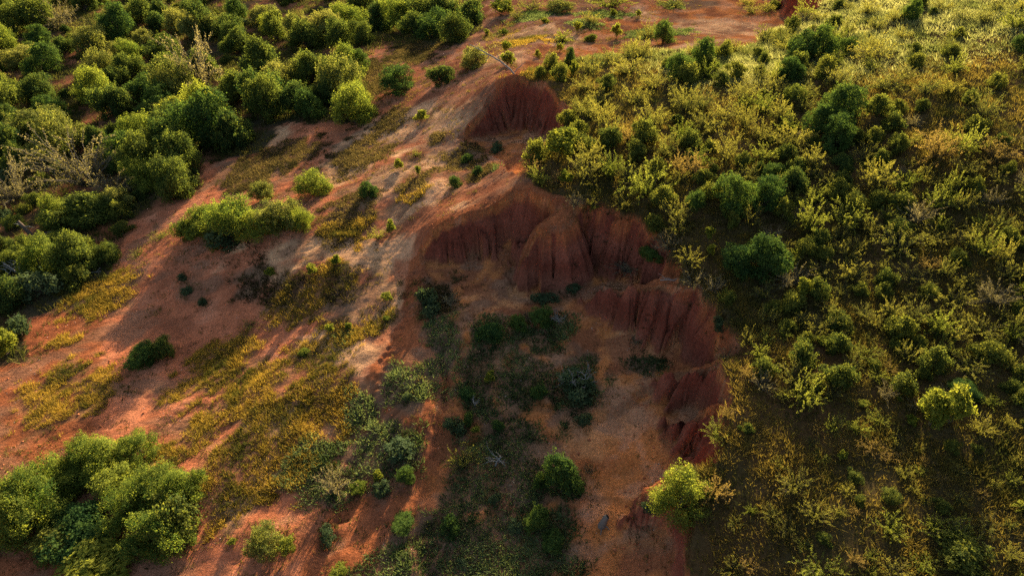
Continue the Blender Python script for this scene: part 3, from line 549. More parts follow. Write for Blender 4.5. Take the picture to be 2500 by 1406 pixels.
# ------------------------------------------------------------------ plants surveyed one by one: kind, middle, top, foot, width in survey pixels (, label)
PLANTS = [
('T',35,12,95,85),('S',150,0,80,95,"broad grey brown bush with bare inner twigs near the top left corner"),('G',99,61,118,62,"neat round green dome bush near the top left corner"),('P',295,10,70,96),('P',228,65,138,84),('T',163,90,138,55),('P',62,111,172,80),
('P',352,70,122,52),('T',393,0,66,76),('T',470,0,60,55),('P',527,35,95,66),('T',585,66,140,95),('P',650,8,66,90),('T',675,28,110,74),('P',740,32,118,72),('P',802,20,110,70),('P',250,118,188,64),('P',300,96,140,42),('T',385,95,150,95),
('T',410,128,215,100),('T',293,160,220,74),('T',225,160,225,82),('R',20,178,232,72),('T',106,178,262,94),('P',90,262,362,150,"large sunlit olive tree at the left edge"),('T',20,297,395,62),
('S',490,75,225,56,"tall slim grey tree with a bare twiggy top rising from the left thicket"),('Y',420,232,315,82),('G',510,212,372,115,"big dark green dome tree between two red soil paths"),('T',572,262,380,98),('T',590,165,262,108),('P',690,150,235,72),('T',728,197,288,92),
('P',740,130,185,56),('T',845,105,208,92),('T',800,195,265,72),('G',315,320,425,125),('T',365,375,472,135),('T',440,372,470,92),('S',215,315,485,200,"big grey twiggy thicket on the left above the red trail"),
('S',280,415,505,92),('S',40,388,505,105),('P',300,450,522,72),('T',320,130,200,72),('T',215,470,572,180),('T',145,470,560,92),('T',195,555,678,118),('T',110,570,682,122),('T',30,668,772,84),('Y',25,795,882,66),('B',100,650,742,105),
('T',500,488,592,140,"low left end of the long green thicket island on red soil"),('T',588,460,602,125,"tallest middle crown of the long green thicket island"),('P',690,480,582,118,"rounded right end of the long green thicket island"),('P',640,438,500,62),('T',765,405,494,108,"single bush just up the slope from the thicket island"),
('G',350,832,908,84,"dark left half of the green bush pair alone on red soil"),('T',405,818,888,66,"bright right half of the green bush pair alone on red soil"),('O',612,775,808,44),('B',459,697,724,36),('B',495,722,750,28),('B',446,665,687,30),
('Y',660,650,682,30),('Y',764,643,679,27),('Y',822,620,654,27),('Y',807,790,817,22),('Y',744,848,872,32),('O',335,608,632,40),('O',392,560,592,45),
('T',860,10,90,100),('T',935,0,82,102),('T',1015,25,102,82),('G',1060,20,106,112,"dark blue green crown group at the right end of the far thicket"),('T',1110,30,113,92),('T',1150,0,72,82),('P',1065,0,40,80),('Y',1225,0,42,62),('O',1262,18,50,36),('O',1300,0,32,72),
('P',1370,0,37,72),('Y',1490,0,27,90),('O',1640,0,27,82),('G',880,118,182,52),('G',970,155,237,98,"dark round bush alone on the bare slope left of the promontory"),('T',1078,155,214,82),('P',1158,113,174,84,"grey olive bush behind the fallen dead trunk"),
('Y',1238,125,168,44,"slim two tiered lime sapling at the tip of the grassy promontory"),('Y',1236,101,132,24),('T',868,200,322,98,"big bright bush at the right edge of the left thicket by the pale slope"),('Y',1029,268,304,36,"round lime sapling alone on the pale slope below the dark round bush"),('Y',975,388,418,25),('Y',1022,402,430,18),('O',1016,365,387,22),
('G',901,440,487,52,"round green bush alone on pale sand above the sunlit bank"),('G',1112,430,464,37),('G',1166,405,433,30),('G',1140,375,400,32),('B',1215,345,374,46),
('Y',1411,53,84,21),('Y',1313,121,142,18),('Y',1367,104,130,20),('Y',1504,58,97,29),('Y',1498,22,44,24),('Y',1559,26,46,17),('Y',1330,43,60,26),('Y',1188,72,90,16),('Y',1231,72,90,28),('O',1581,50,102,52),('G',1619,48,113,47,"dark upright tree beside a paler bush by the far red bank"),
('G',1393,117,160,27,"small round dark tree on the promontory skyline"),('Y',1402,148,187,32),('O',1494,115,162,60),('O',1563,92,152,60),('O',1440,140,187,60),('O',1535,140,192,70),('O',1422,185,227,60),('O',1458,215,267,75),('O',1548,208,262,70),('O',1593,170,227,70),
('G',1657,130,203,62,"tall bright green tree left of the far sand patch"),('O',1432,245,297,60),('O',1490,280,347,76),('O',1586,250,322,82),('R',1535,305,352,52),('O',1627,320,392,82),('R',1655,370,432,60),
('Y',1367,312,402,92,"bright broad leaved lime bush on the rim beside the far red cliff"),('R',1300,385,442,62),('Y',1316,405,457,46),('R',1362,418,457,40),('O',1425,365,452,78),('Y',1493,370,442,66),('Y',1573,388,497,118,"broad pale lime bush on the rim above the fluted middle cliff"),('Y',1380,415,457,36),
('G',1714,90,168,64,"dark round headed tree right of the far sand patch"),('O',1868,62,112,60),('O',1905,68,117,50),('G',1950,75,157,92,"left half of the dark green double tree near the top edge"),('G',2005,65,152,82,"right half of the dark green double tree near the top edge"),('G',2066,87,132,46),('G',1930,137,207,56),('Y',1893,150,202,46),('O',1853,155,207,56),
('G',2045,205,312,108,"tallest crown of the big dark evergreen clump on the right slope"),('G',1995,255,337,72,"left shoulder of the big dark evergreen clump"),('G',2035,275,377,88,"front lower crown of the big dark evergreen clump"),('G',2222,0,52,30,"lone round topped tree on the sunlit grass at the top right"),
('O',2125,80,157,102),('O',2203,65,102,52),('O',2140,40,77,46),('O',2120,0,40,52),('O',2070,45,92,42),('O',2185,22,57,42),('Y',2480,15,77,62),('G',2490,85,127,46),('O',2300,0,32,52),('O',2435,0,32,52),('O',2350,20,57,52),('O',2310,85,127,42),('Y',2330,130,187,43),
('O',2165,175,232,92),('O',2260,180,237,56),('O',2318,190,237,62),('O',2393,218,297,74),('R',2285,310,397,97),('Y',2350,300,387,64),('R',2425,335,407,102),('Y',2322,415,487,63),('O',2140,385,472,82),('O',2105,345,402,62),('T',2055,370,422,63),
('O',1900,240,302,62),('T',1935,205,262,62),('O',1812,190,257,72),('O',1715,215,277,72),('O',1675,210,282,62),('O',1725,268,332,110),('O',1818,255,322,54),('O',1860,290,352,64),('O',1770,315,402,92),('R',1685,370,442,76),
('G',1785,425,532,92,"left crown of the paired bright evergreens on the right slope"),('G',1870,428,527,84,"right crown of the paired bright evergreens on the right slope"),('G',1885,395,442,56),('T',1935,400,472,76),('O',1825,400,452,62),('Y',1990,448,502,60),('Y',1975,485,577,66),
('G',1695,460,522,56),('Y',1727,550,592,21),('Y',1733,593,632,27),('G',1800,590,682,88,"left crown of the round dark bush above the right hand cliffs"),('G',1865,576,692,114,"main crown of the round dark bush above the right hand cliffs"),('Y',1930,605,652,46),
('Y',1951,677,732,27,"slim upright yellow sapling below the round dark bush"),('O',2050,683,730,50),('O',2050,540,592,46),('O',2065,585,642,63),('O',2122,525,577,46),('O',2190,540,637,112,"broad pale olive bush with a few white blooms on the right slope"),('Y',2290,520,567,46),('O',2157,630,672,31),('O',2227,645,702,86),('R',2268,622,667,52),('O',2302,625,682,52),
('Y',2290,455,522,62),('O',2350,462,522,32),('O',2440,510,567,72),('Y',2400,560,642,66),('O',2445,580,652,42),('O',2465,625,692,76),('O',2320,690,762,102),('S',2420,675,757,92),('O',2230,728,802,76),('Y',2285,755,832,56),('O',2320,780,842,62),
('O',2393,760,832,82),('O',2105,738,787,52),('O',2135,760,807,56),('Y',2465,785,842,46),('O',2480,750,812,52),('Y',2005,820,852,31),('Y',2112,842,887,66),('O',2210,830,892,56),('R',2176,885,914,42),('O',2052,805,842,42),('O',2365,860,932,102),('O',2465,860,912,52),('G',2345,920,972,66),
('Y',1962,910,1007,77,"bright lime tree standing alone right of the near red scarp"),('O',2025,928,982,46),('Y',2265,942,1060,82,"left lobe of the golden lime bush on the right slope"),('Y',2320,934,1058,92,"right lobe of the golden lime bush on the right slope"),('G',2355,926,980,77),('Y',2145,1000,1045,56),('Y',2108,975,997,29),('Y',2032,1012,1064,49),('Y',2090,1018,1067,49),
('Y',2193,965,982,21),('Y',2223,1012,1042,31),('Y',1752,1028,1087,68,"sparse bright lime sapling leaning over the near red scarp"),('O',1937,1138,1217,82,"wispy pale shrub alone on the dark grass at the lower right"),('Y',2003,1100,1132,43),('Y',2053,1095,1127,25),
('K',1660,1130,1292,112,"tall bright bush at the near end of the cliff rim"),('R',1745,1160,1232,72),('O',1885,1240,1277,56),('O',1925,1262,1312,62),('Y',1963,1310,1347,41),('Y',2002,1355,1432,112,"lime bush cut off by the bottom edge on the right"),('O',1785,1355,1422,82),('R',1830,1360,1402,46),
('Y',2335,1276,1352,118,"broad lime crown near the bottom right corner"),('L',2350,1310,1412,142,"low dark bush spreading under the broad lime crown"),('O',2412,1255,1312,72),('Y',2275,1255,1302,41),('O',2470,1320,1377,52),('O',2395,1010,1072,62),('R',2125,1075,1112,62),('R',2175,1105,1137,52),
('T',265,1047,1200,155,"bright top crown of the big leafy clump at the bottom left"),('T',345,1040,1152,115,"upper right crown of the big leafy clump at the bottom left"),('T',170,1090,1232,175,"middle left crown of the big leafy clump"),('T',110,1100,1272,145,"outer left crown of the big leafy clump"),('T',90,1150,1332,190,"dark lower left crown of the big leafy clump"),
('T',25,1170,1332,105),('T',400,1125,1272,165,"wide right crown of the big leafy clump"),('T',455,1135,1262,98),('T',400,1210,1382,172,"lowest right crown of the big leafy clump"),('G',200,1230,1372,190,"dark shaded heart of the big leafy clump"),('Y',250,1328,1452,192,"lime bush cut off by the bottom edge on the left"),
('P',645,1272,1377,88,"grey green tree alone by the red path at the bottom"),('Y',703,1308,1362,46),('Y',567,1310,1332,25),('B',803,1278,1330,46),('S',820,1130,1222,58),('Y',825,1390,1422,56),
('D',1208,1078,1158,66,"pale bare dead tree on the dark heath of the ravine floor"),('O',1130,1078,1162,50),('G',1375,1110,1227,78,"dark blue green bush at the right end of the heath on the ravine floor"),('G',1318,1150,1197,31),('B',980,1065,1132,92),('G',990,1135,1187,31),('Y',925,1145,1182,29),('Y',875,1172,1207,42),('B',935,1170,1222,52),
('B',1110,1005,1067,56),('G',1145,1008,1042,21),('G',1217,1023,1057,29),('Y',1158,1038,1062,26),('G',1317,935,982,39),('G',1142,945,977,41),('D',1160,965,1002,32),('B',1410,885,982,122,"wide dull green shrub under dead branches on the ravine floor"),('D',1385,880,975,60),('D',1435,890,970,50),('B',992,955,982,22),('B',1208,1200,1237,25),
('G',985,1248,1302,61),('G',1103,1255,1317,53),('G',1313,1235,1302,53),('G',1350,1290,1347,61),('B',1258,1270,1307,46),('O',1050,1265,1297,41),('B',1128,1355,1380,28),('B',1586,1215,1260,52),('B',1423,1000,1047,31),('S',1436,1130,1162,31),
('B',1045,690,757,60),('B',1053,735,780,52),('S',1100,715,752,52),('G',1197,780,847,74,"dark round bush alone on the upper ravine floor"),('G',1265,765,817,41),('G',1320,742,802,61),('B',1335,710,752,61),('D',1365,745,802,44),('S',1290,755,792,41),('Y',1197,905,942,23),
('G',1590,598,647,61,"dark green bush on the ledge of the middle cliff"),('S',1535,640,682,82),('B',1400,692,717,41),('Y',956,535,577,27,"lime sapling in the sunlit sand left of the middle cliff"),('O',925,552,592,41),('Y',944,712,740,29),('Y',944,770,787,19),('Y',852,786,807,19),('S',1560,820,847,41),('B',1757,765,812,31),('S',1770,840,892,46),
]
PLANTS += [('O',1450,468,522,62),('S',1402,468,512,52),('O',1520,472,522,62),('L',1600,520,572,52),('S',1632,560,622,52),('O',1682,600,662,52),('S',1690,655,712,62),('S',1742,670,725,50),('O',1655,520,580,60),('L',1770,700,750,46),('O',1822,800,850,46),('R',1826,890,935,40),('R',1775,990,1030,36),
('L',540,520,605,110),('T',640,500,600,120),('L',470,530,592,80),('T',730,500,570,80),('B',560,560,610,120),('T',300,1110,1240,150),('T',60,1120,1290,130),('T',330,1150,1300,150),('L',150,1270,1380,160),('L',440,1180,1330,120),('T',210,1060,1190,130)]
for i_, p_ in enumerate(PLANTS):
    if p_[0] == 'T' and ((p_[2] > 1000 and p_[1] < 600) or (430 < p_[1] < 780 and 380 < p_[2] < 540) or (320 < p_[2] < 580 and p_[1] < 460 and i_ % 2) or 820 < p_[1] < 900): PLANTS[i_] = ('K',) + p_[1:]; continue
    if p_[0] == 'Y' and (p_[4] > 38 and p_[1] > 1250) and p_[1:3] not in ((1660, 1130), (1367, 312), (2265, 942), (2320, 934)): PLANTS[i_] = ('W',) + p_[1:]
LAND = [(1250, 270, "the far red cliff"), (1180, 590, "the fluted middle cliff"), (1640, 760, "the right hand cliff"), (1720, 950, "the near red scarp"), (590, 530, "the thicket island"), (230, 1220, "the big leafy clump"), (2040, 300, "the dark evergreen clump"),
        (1830, 480, "the paired bright evergreens"), (1865, 640, "the round dark bush"), (2300, 1000, "the two lobed golden bush"), (2335, 1310, "the broad lime crown"), (1208, 1115, "the pale bare tree"), (490, 150, "the tall slim grey tree"), (1468, 1262, "the grey stump"),
        (1200, 158, "the fallen dead trunk"), (1660, 1210, "the tall rim bush"), (2222, 25, "the lone round topped tree"), (375, 865, "the green bush pair"), (215, 400, "the grey twiggy thicket"), (1410, 935, "the branch littered shrub"), (1573, 445, "the pale lime rim bush"),
        (1970, 115, "the dark double tree"), (1962, 960, "the lone lime tree"), (2190, 590, "the white flecked olive bush"), (1060, 65, "the blue green crowns"), (970, 200, "the dark slope bush"), (1619, 85, "the dark upright tree"), (510, 300, "the green dome tree"), (1197, 815, "the ravine floor bush"), (1937, 1180, "the wispy pale shrub"), (90, 310, "the large olive tree")]
NOUN = {'K': ("bright green leafy tree", "bright green leafy bush"), 'T': ("mid green leafy tree", "mid green leafy bush"), 'P': ("pale olive leafy tree", "pale olive leafy bush"), 'G': ("dark green dense tree", "small dark green bush"), 'Y': ("lime yellow leafy bush", "small lime yellow sapling"), 'B': ("dull dark shrub", "small dull dark shrub"),
        'W': ("wispy lime shrub", "small wispy lime shrub"), 'L': ("rounded olive green bush", "small rounded olive green bush"), 'O': ("wispy olive shrub", "small wispy olive shrub"), 'R': ("straw brown shrub", "small straw brown shrub"), 'S': ("grey twiggy bush", "small grey twiggy bush"), 'D': ("bare dead tree", "small bare dead tree")}
GROUP = {'K': "bright green thicket trees", 'T': "leafy thicket trees", 'P': "pale olive thicket trees", 'G': "dark dense trees and bushes", 'Y': "lime yellow saplings and bushes", 'B': "dull dark shrubs", 'O': "wispy olive shrubs", 'W': "wispy lime shrubs", 'L': "rounded olive green bushes", 'R': "straw brown shrubs", 'S': "grey twiggy bushes", 'D': "bare dead trees"}
ORD = ["nearest", "second", "third", "fourth", "fifth", "sixth", "seventh", "eighth", "ninth", "tenth", "eleventh", "twelfth", "thirteenth", "fourteenth", "fifteenth", "sixteenth", "seventeenth", "eighteenth", "nineteenth", "twentieth"]
jobs = []      # kind, x, y, z, r, H, px, py, width, label
a = np.array([p[1:5] for p in PLANTS], float)
px, top_, bot, wd = a.T
x0, y0, z0, t0 = hit(px, bot)
dep = np.arctan2(CAM_Z - z0, np.hypot(x0, y0)); rr = wd / 2 * t0 / FPX
ext = (bot - top_) * t0 / FPX
sn, cs = np.sin(dep), np.cos(dep)
hmax = np.array([{'T': 1.5, 'K': 1.4, 'P': 1.5, 'G': 2.0, 'B': 1.3, 'L': 1.4, 'S': 1.6, 'Y': 2.6, 'D': 3}.get(p[0], 1.8) for p in PLANTS])
solve = lambda r: np.sqrt(np.clip((ext - r * sn) ** 2 - (r * sn) ** 2, 0.01, None)) / cs      # height of a dome that fills the surveyed outline
HH = solve(rr); tall = HH > hmax * rr
fit = ext / (sn + np.sqrt(sn ** 2 + (hmax * cs) ** 2)); rr = np.where(tall, (rr + 2 * fit) / 3, rr); HH = np.clip(solve(rr), 0.8 * rr, hmax * 1.25 * rr)
x1, y1, z1, t1 = hit(px, bot - 0.8 * rr * sn * FPX / t0)
for i, p in enumerate(PLANTS):
    jobs.append([p[0], x1[i], y1[i], z1[i], rr[i] * 1.08, HH[i], px[i], (top_[i] + bot[i]) / 2, wd[i], p[5] if len(p) > 5 else None])
# smaller plants between the surveyed ones
def fill(n, kinds, region, rmin, rmax, gap, hk=(1.2, 1.7), seed=0, span=(-120, 2620)):
    rg = np.random.default_rng(seed); xs = np.array([j[1] for j in jobs]); ys = np.array([j[2] for j in jobs]); rs = np.array([j[4] for j in jobs]); k = 0
    for _ in range(n * 60):
        if k >= n: break
        px_, py_ = rg.uniform(*span), rg.uniform(-60, 1460)
        if not region(px_, py_): continue
        X, Y, Z, Tt = (float(v[0]) for v in hit([px_], [py_])); r = rg.uniform(rmin, rmax)
        if (np.hypot(xs - X, ys - Y) < (rs + r) * gap).any(): continue
        kd = rg.choice(list(kinds)); H = r * rg.uniform(*hk); xs = np.r_[xs, X]; ys = np.r_[ys, Y]; rs = np.r_[rs, r]; k += 1
        q, v, f = project(X, Y, Z + H / 2); jobs.append([kd, X, Y, Z, r, H, float(q), float(v), 2 * r * FPX / f, None])
def in_px(poly):
    def f(x, y):
        c = False
        for i in range(len(poly)):
            (xa, ya), (xb, yb) = poly[i], poly[(i + 1) % len(poly)]
            if (ya > y) != (yb > y) and x < (xb - xa) * (y - ya) / (yb - ya) + xa: c = not c
        return c
    return f
in_forest = in_px(FOREST); in_hill = in_px(RIMPOLY)
fill(105, "TTTKPTG", lambda x, y: in_forest(x, y) and y < 480, 1.9, 3.3, 0.46, (1.3, 1.9), 1)
fill(24, "TTLB", lambda x, y: in_forest(x, y) and y >= 400, 0.9, 1.6, 0.7, (1.1, 1.6), 2)
fill(85, "OOLLLW", lambda x, y: in_hill(x, y) and x < 2080 and y < 560, 0.7, 1.3, 0.6, (1.1, 1.6), 3)
fill(190, "OOOLLLWLS", lambda x, y: in_hill(x, y) and y < 1000 and x > 1850 and (y > 340 or x < 2000 or rnd.random() < .12), 0.5, 1.15, 0.62, (1.0, 1.5), 4)
in_far = in_px([(1290, -10), (2020, -10), (1900, 40), (1720, 45), (1520, 35), (1480, 100), (1330, 120), (1300, 60)])
fill(26, 'OOLWT', in_far, 0.8, 1.6, 0.8, (0.9, 1.4), 6)
fill(62, "OOOLLWR", lambda x, y: in_hill(x, y) and y > 800 and (x > 1960 or rnd.random() < .15), 0.3, 0.75, 0.85, (0.9, 1.4), 5)
fill(70, 'LTBL', lambda x, y: in_forest(x, y) and y < 700, 0.8, 1.5, 0.7, (0.9, 1.4), 7)
fill(34, 'OOLLW', in_hill, 0.5, 1.15, 0.8, (1.0, 1.5), 8, (2620, 3000))
fill(22, 'TTTP', in_forest, 1.8, 3.0, 0.55, (1.3, 1.8), 9, (-420, -100))
# labels: what it is, and where it stands from the nearest landmark
seen = {}
for j in jobs:
    if j[9]: continue
    q = [(math.hypot(j[6] - L[0], (j[7] - L[1]) * 1.3), i) for i, L in enumerate(LAND)]; dmin, li = min(q)
    ang = math.degrees(math.atan2(-(j[7] - LAND[li][1]), j[6] - LAND[li][0])) % 360
    sec = ["right of", "beyond and right of", "beyond", "beyond and left of", "left of", "below and left of", "below", "below and right of"][int(((ang + 22.5) % 360) // 45)]
    seen.setdefault((NOUN[j[0]][0 if j[8] > 62 else 1], sec, li), []).append((dmin, j))
for (noun, sec, li), l in seen.items():
    l.sort(key=lambda t: t[0])
    for k, (_, j) in enumerate(l):
        j[9] = f"{noun} {sec} {LAND[li][2]}" if len(l) == 1 else f"{noun}, {ORD[min(k, 19)]} one {sec} {LAND[li][2]}"
for kd, x, y, z, r, H, *_r, lab in jobs:
    plant(kd, (x, y, z - 0.04 * r), r, H, lab, GROUP[kd], lean=0.05)
print("plants", len(jobs), {k: sum(1 for j in jobs if j[0] == k) for k in NVAR})

# ------------------------------------------------------------------ dead wood and the stump
def single(px_, py_): return tuple(float(v[0]) for v in hit([px_], [py_]))
def wood_thing(name, cat, label, px_, py_, trunk, branches, kids=("trunk", "branch"), group=None):
    X, Y, Z, _ = single(px_, py_); root = bpy.data.objects.new(name, None); C.objects.link(root); root.location = (X, Y, Z)
    for nm, paths in zip(kids, ([trunk], [[q] for q in branches])):
        for one in paths:
            if one:
                me = tubes(one, M_WOOD if name == 'broken_trunk' and nm == 'trunk' else M_DEAD, nm, 6); o = bpy.data.objects.new(nm, me); C.objects.link(o); o.parent = root
    tag(root, label, cat, group); return root
p = [(0.3, 0, -0.2), (-0.3, 0.1, 0.5), (-1.2, 0.2, 1.2), (-2.2, 0.4, 1.75), (-3.3, 0.5, 2.3), (-4.3, 0.7, 2.75)]
wood_thing("fallen_dead_tree", "dead tree", "long pale dead trunk leaning out over the promontory tip", 1252, 182, [(p, 0.11, 0.03)],
    [(curve(p[2], (-0.5, -.3, 1), 1.2, 5), .05, .015), (curve(p[3], (-1, .5, .2), 1.3, 5), .04, .012), (curve(p[3], (-.6, -.5, -.2), 0.9, 5), .04, .012), (curve(p[4], (-.5, .3, .9), .8, 4), .03, .01), (curve((0.2, 0, .2), (.5, -.1, 1), 1.5, 5), .05, .015)])
p = [(0, 0, -.2), (-.3, 0.1, .7), (-.75, .2, 1.6), (-1.1, .25, 2.3)]
wood_thing("broken_trunk", "dead tree", "dark leaning broken trunk with white branches at the left edge", 90, 590, [(p, .26, .14)], [(curve((.1, 0, .5), (1, -.1, .5), 2.2, 6), .06, .015), (curve((.6, 0, .8), (1, .2, .9), 1.3, 5), .04, .01), (curve(p[2], (1, -.2, .6), 1.3, 5), .05, .012), (curve(p[2], (-1, 0, .6), 1.1, 5), .05, .012)])
wood_thing("dead_branch_heap", "dead wood", "pale fallen dead branches tangled at the left edge of the thicket", 50, 672, [(curve((-1.4, .4, 1.3), (1, -.4, -.35), 3.2, 7), .09, .04)], [(curve((R.uniform(-1.2, .6), R.uniform(-.3, .5), R.uniform(.5, 1.3)), (R.normal(), R.normal() * .5 - .3, R.uniform(-.5, .4)), R.uniform(.9, 2), 6, wob=.2), .035, .01) for _ in range(16)], ("log", "branch"))
wood_thing("fallen_branch", "dead wood", "bleached broken branch lying beside the red trail", 235, 668, [(curve((-.6, 0, .08), (1, -.2, .05), 1.1, 5), .06, .03)], [(curve((0, 0, .1), (.5, .4, .5), .6, 4), .025, .01), (curve((.2, 0, .1), (.6, -.5, .2), .5, 4), .025, .01)], ("log", "branch"))
wood_thing("bare_branch_tuft", "dead wood", "grey dead branches sprawling at the foot of the ravine ledge shrub", 1640, 690, [(curve((-.8, 0, .2), (1, .1, .2), 1.8, 6), .04, .015)], [(curve((R.uniform(-.6, .6), 0, .25), (R.normal(), R.normal() * .4, .5), R.uniform(.4, .9), 5, wob=.2), .02, .006) for _ in range(9)], ("log", "branch"))
X, Y, Z, _ = single(1469, 1282)
p = [(0, 0, -.1), (0.03, 0, .15), (.10, .02, .35), (.15, .05, .55), (.24, .06, .72), (.27, .06, .75)]
VV = []; 
me = tubes([(p, .24, .13)], M_TWIG, "stump", 9)
o = bpy.data.objects.new("tree_stump", me); C.objects.link(o); o.location = (X, Y, Z); tag(o, "short dark weathered stump standing on the orange ravine floor", "stump")
for q in ([(0, 0, 0), (-.05, -.3, .04), (-.12, -.6, -.02)], [(0, 0, 0), (.25, -.1, .05), (.45, -.3, -.02)]):
    c = bpy.data.objects.new("root", tubes([(q, .06, .02)], M_TWIG, "root", 5)); C.objects.link(c); c.parent = o

# ------------------------------------------------------------------ ground cover nobody could count
def scatter(n, dens, lo=(-75, 14), hi=(75, 140), tmax=None):
    x = R.uniform(lo[0], hi[0], n); y = R.uniform(lo[1], hi[1], n); z = tz(x, y); q, v, f = project(x, y, z)
    k = (q > -400) & (q < 2950) & (v > -120) & (v < 1550) & (f > 5) & (((q > -60) & (q < 2560) & (v < 1440)) | (R.uniform(size=n) < 0.4))
    x, y, z, f = x[k], y[k], z[k], f[k]; k = R.uniform(size=len(x)) < dens(x, y, f); return x[k], y[k], z[k]
def blade_mesh(name, x, y, z, hgt, rad_, nb, width, c_lo, c_hi, label, splay=0.6, base_dark=1.0):
    n = len(x); N = n * nb; s = np.minimum(np.exp(R.normal(size=n) * 0.28 + 0.45 * fbm(x / 1.5, y / 1.5, 2, 207)), 1.5); cm = np.clip(0.5 + 0.9 * fbm(x / 2.2, y / 2.2, 3, 201) + R.normal(size=n) * 0.22, 0, 1)
    X = np.repeat(np.c_[x, y, z - 0.02], nb, 0); S_ = np.repeat(s, nb); th = R.uniform(0, 2 * math.pi, N); q = np.sqrt(R.uniform(0, 1, N))
    out = np.c_[np.cos(th), np.sin(th), np.zeros(N)]; B = X + out * (q * rad_ * S_)[:, None]
    tip = B + (out * (splay * R.uniform(0.2, 1.2, N))[:, None] + np.c_[R.normal(size=(N, 2)) * 0.2, R.uniform(0.6, 1.15, N)]) * (hgt * S_)[:, None]
    ph = R.uniform(0, 2 * math.pi, N); side = np.c_[np.cos(ph), np.sin(ph), np.zeros(N)] * (width * 0.5 * S_)[:, None]
    v = np.stack([B - side, B + side, tip], 1); f = np.arange(N * 3).reshape(N, 3)
    c = np.array(c_lo) + (np.array(c_hi) - np.array(c_lo)) * np.repeat(cm, nb)[:, None]; c = np.clip(c * R.uniform(0.7, 1.3, (N, 1)), 0, 1)
    c5 = np.repeat(np.c_[c, np.ones(N)], 3, 0)
    o = link_mesh(name, v.reshape(-1, 3), f, M_GRASS, [("blade", 'FLOAT_COLOR', c5)]); tag(o, label, None, None, "stuff"); return o
cl = lambda x, y, s, a, b, sc: sstep(a, b, fbm(x / sc, y / sc, 3, s))
lighttop = lambda x, y: sstep(0.35, 1.0, 0.7 * sstep(46, 66, y) * sstep(8, 24, x) + 0.4 * sstep(52, 70, y))
x, y, z = scatter(560000, lambda x, y, f: ((tz(x, y, hillm) > .5) | ((tz(x, y, REL) > .8) & (R.uniform(size=len(x)) < .7))) * (0.27 + 0.63 * cl(x, y, 211, -0.25, 0.3, 1.3)) * np.clip((44 / f) ** 1.3, 0.2, 1), (-8, 13), (84, 128))
g = R.uniform(size=len(x)) < lighttop(x, y)
blade_mesh("dry_grass", x[~g], y[~g], z[~g], 0.25, 0.24, 8, 0.036, (0.030, 0.038, 0.012), (0.18, 0.135, 0.033), "dry brown and olive grass covering the scrubby right hillside", 0.8)
blade_mesh("pale_grass", x[g], y[g], z[g], 0.30, 0.26, 9, 0.06, (0.095, 0.115, 0.038), (0.27, 0.275, 0.12), "pale sunlit matted grass on the upper right slope", 0.9)
x, y, z = scatter(290000, lambda x, y, f: sstep(0.0, 0.4, tz(x, y, gold) * 0.8 + 0.5 * fbm(x / 0.8, y / 0.8, 3, 221) + 0.45 * fbm((x * .82 - y * .57) / 0.8, (x * .57 + y * .82) / 5, 3, 222)) * 0.8 * (tz(x, y, CLIFF) < .3), (-46, 18), (24, 90))
blade_mesh("golden_grass", x, y, z, 0.22, 0.13, 10, 0.04, (0.045, 0.05, 0.013), (0.26, 0.175, 0.034), "golden tussock grass on the sunlit red slope", 0.7)
x, y, z = scatter(300000, lambda x, y, f: sstep(-0.12, 0.25, tz(x, y, heath) + 0.85 * fbm(x / 1.1, y / 1.1, 3, 231)) * 0.8 * (tz(x, y, CLIFF) < .3), (-30, 18), (24, 110))
br = (x < -1.5) & (y > 40)
blade_mesh("brown_turf", x[br], y[br], z[br], 0.17, 0.17, 6, 0.065, (0.028, 0.026, 0.013), (0.105, 0.080, 0.034), "dull brown turf in patches on the upper open slope", 1.0)
x, y, z = x[~br], y[~br], z[~br]
blade_mesh("low_heath", x, y, z, 0.19, 0.17, 6, 0.07, (0.032, 0.052, 0.020), (0.120, 0.155, 0.058), "dark low heath in patches over the ravine floor", 1.0)
x, y, z = scatter(170000, lambda x, y, f: (tz(x, y, forest) > .5) * 0.6 * cl(x, y, 241, -0.4, 0.2, 2.0), (-95, 18), (5, 150))
blade_mesh("undergrowth", x, y, z, 0.45, 0.32, 5, 0.085, (0.025, 0.036, 0.011), (0.095, 0.09, 0.028), "dark grass and undergrowth beneath the left thicket", 0.8)
x, y, z = scatter(60000, lambda x, y, f: (tz(x, y, forest) < .5) * (tz(x, y, hillm) < .5) * (tz(x, y, CLIFF) < .2) * (0.34 + 0.4 * sstep(-3, -10, x)) * cl(x, y, 251, 0.0, 0.5, 1.6), (-40, 18), (24, 110))
bare = [j for j in jobs if tz(j[1], j[2], hillm) < .5 and tz(j[1], j[2], forest) < .5]
for j in bare:
    m = int(26 * j[4] + 8); a_ = R.uniform(0, 6.28, m); q_ = j[4] * np.sqrt(R.uniform(0.1, 2.6, m)); ex, ey = j[1] + np.cos(a_) * q_, j[2] + np.sin(a_) * q_; x = np.r_[x, ex]; y = np.r_[y, ey]; z = np.r_[z, tz(ex, ey)]
blade_mesh("sparse_tufts", x, y, z, 0.16, 0.13, 8, 0.045, (0.035, 0.035, 0.016), (0.12, 0.09, 0.03), "scattered small grass tufts on bare red soil", 0.9)
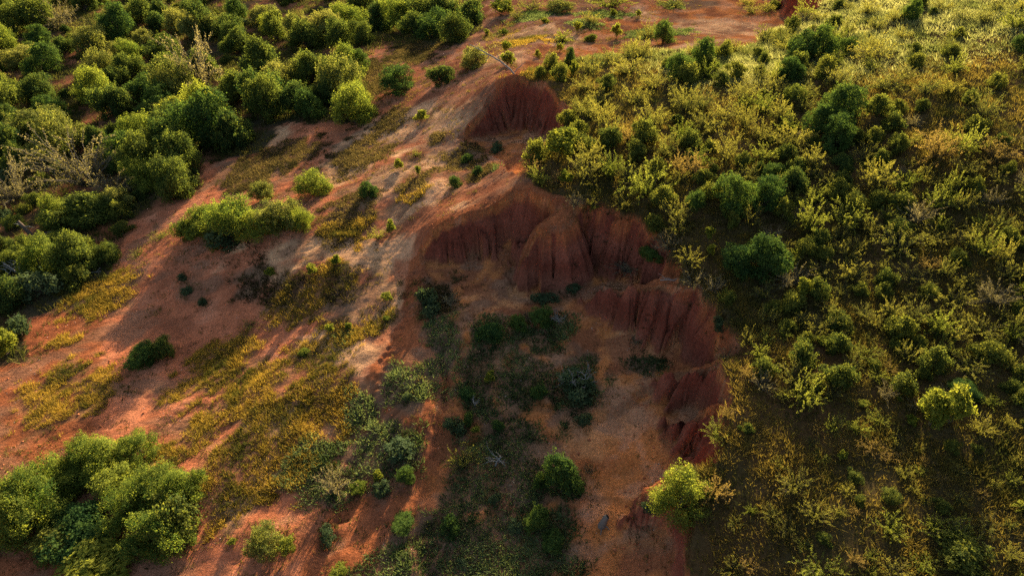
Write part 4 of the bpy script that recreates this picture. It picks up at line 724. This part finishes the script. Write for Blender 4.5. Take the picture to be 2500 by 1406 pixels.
def pebbles(name, x, y, z, s, label):
    n = len(x); o6 = np.array([(1, 0, 0), (0, 1, 0), (-1, 0, 0), (0, -1, 0), (0, 0, .8), (0, 0, -.8)], float); fc = np.array([(0, 1, 4), (1, 2, 4), (2, 3, 4), (3, 0, 4), (1, 0, 5), (2, 1, 5), (3, 2, 5), (0, 3, 5)])
    v = np.c_[x, y, z][:, None] + o6[None] * s[:, None, None] * R.uniform(0.5, 1.2, (n, 6, 1)); f = (fc[None] + 6 * np.arange(n)[:, None, None]).reshape(-1, 3)
    tag(link_mesh(name, v.reshape(-1, 3), f, M_STONE), label, None, None, "stuff")
fl = lambda x, y, f: ((0.35 + 0.65 * tz(x, y, FLOORM)) * (tz(x, y, CLIFF) < .3) * (tz(x, y, hillm) < .3) * (tz(x, y, forest) < .3)) * (0.04 + 0.5 * cl(x, y, 261, 0.15, 0.5, 2.2))
x, y, z = scatter(60000, fl, (-40, 18), (24, 75)); pebbles("pebbles", x, y, z, 0.018 + 0.035 * R.uniform(size=len(x)) ** 3, "pale pebbles strewn over the ravine floor")

ft = lambda x, y, f: (tz(x, y, blur(CLIFF, 10)) > .06) * (tz(x, y, CLIFF) < .5) * (tz(x, y, hillm) < .3) * (0.25 + 0.75 * cl(x, y, 271, 0.0, 0.4, 1.5))
x, y, z = scatter(26000, ft, (-8, 16), (22, 72)); x2, y2, z2 = scatter(60000, lambda x, y, f: (tz(x, y, hillm) < .3) * (tz(x, y, forest) < .3) * (tz(x, y, CLIFF) < .3) * 0.3 * cl(x, y, 281, -0.1, 0.4, 2.5) * (f < 90), (-40, 16), (22, 90)); x, y, z = np.r_[x, x2], np.r_[y, y2], np.r_[z, z2]; s_ = 0.03 + 0.13 * R.uniform(size=len(x)) ** 3.5
M_CLOD = mat_wood("clod", (0.15, 0.05, 0.028), (0.34, 0.13, 0.055))
def clods(x, y, z, s):
    pebbles("soil_clods", x, y, z, s, "crumbled red soil clods along the cliff foot and bare slopes"); C.objects["soil_clods"].data.materials[0] = M_CLOD
clods(x, y, z, s_)
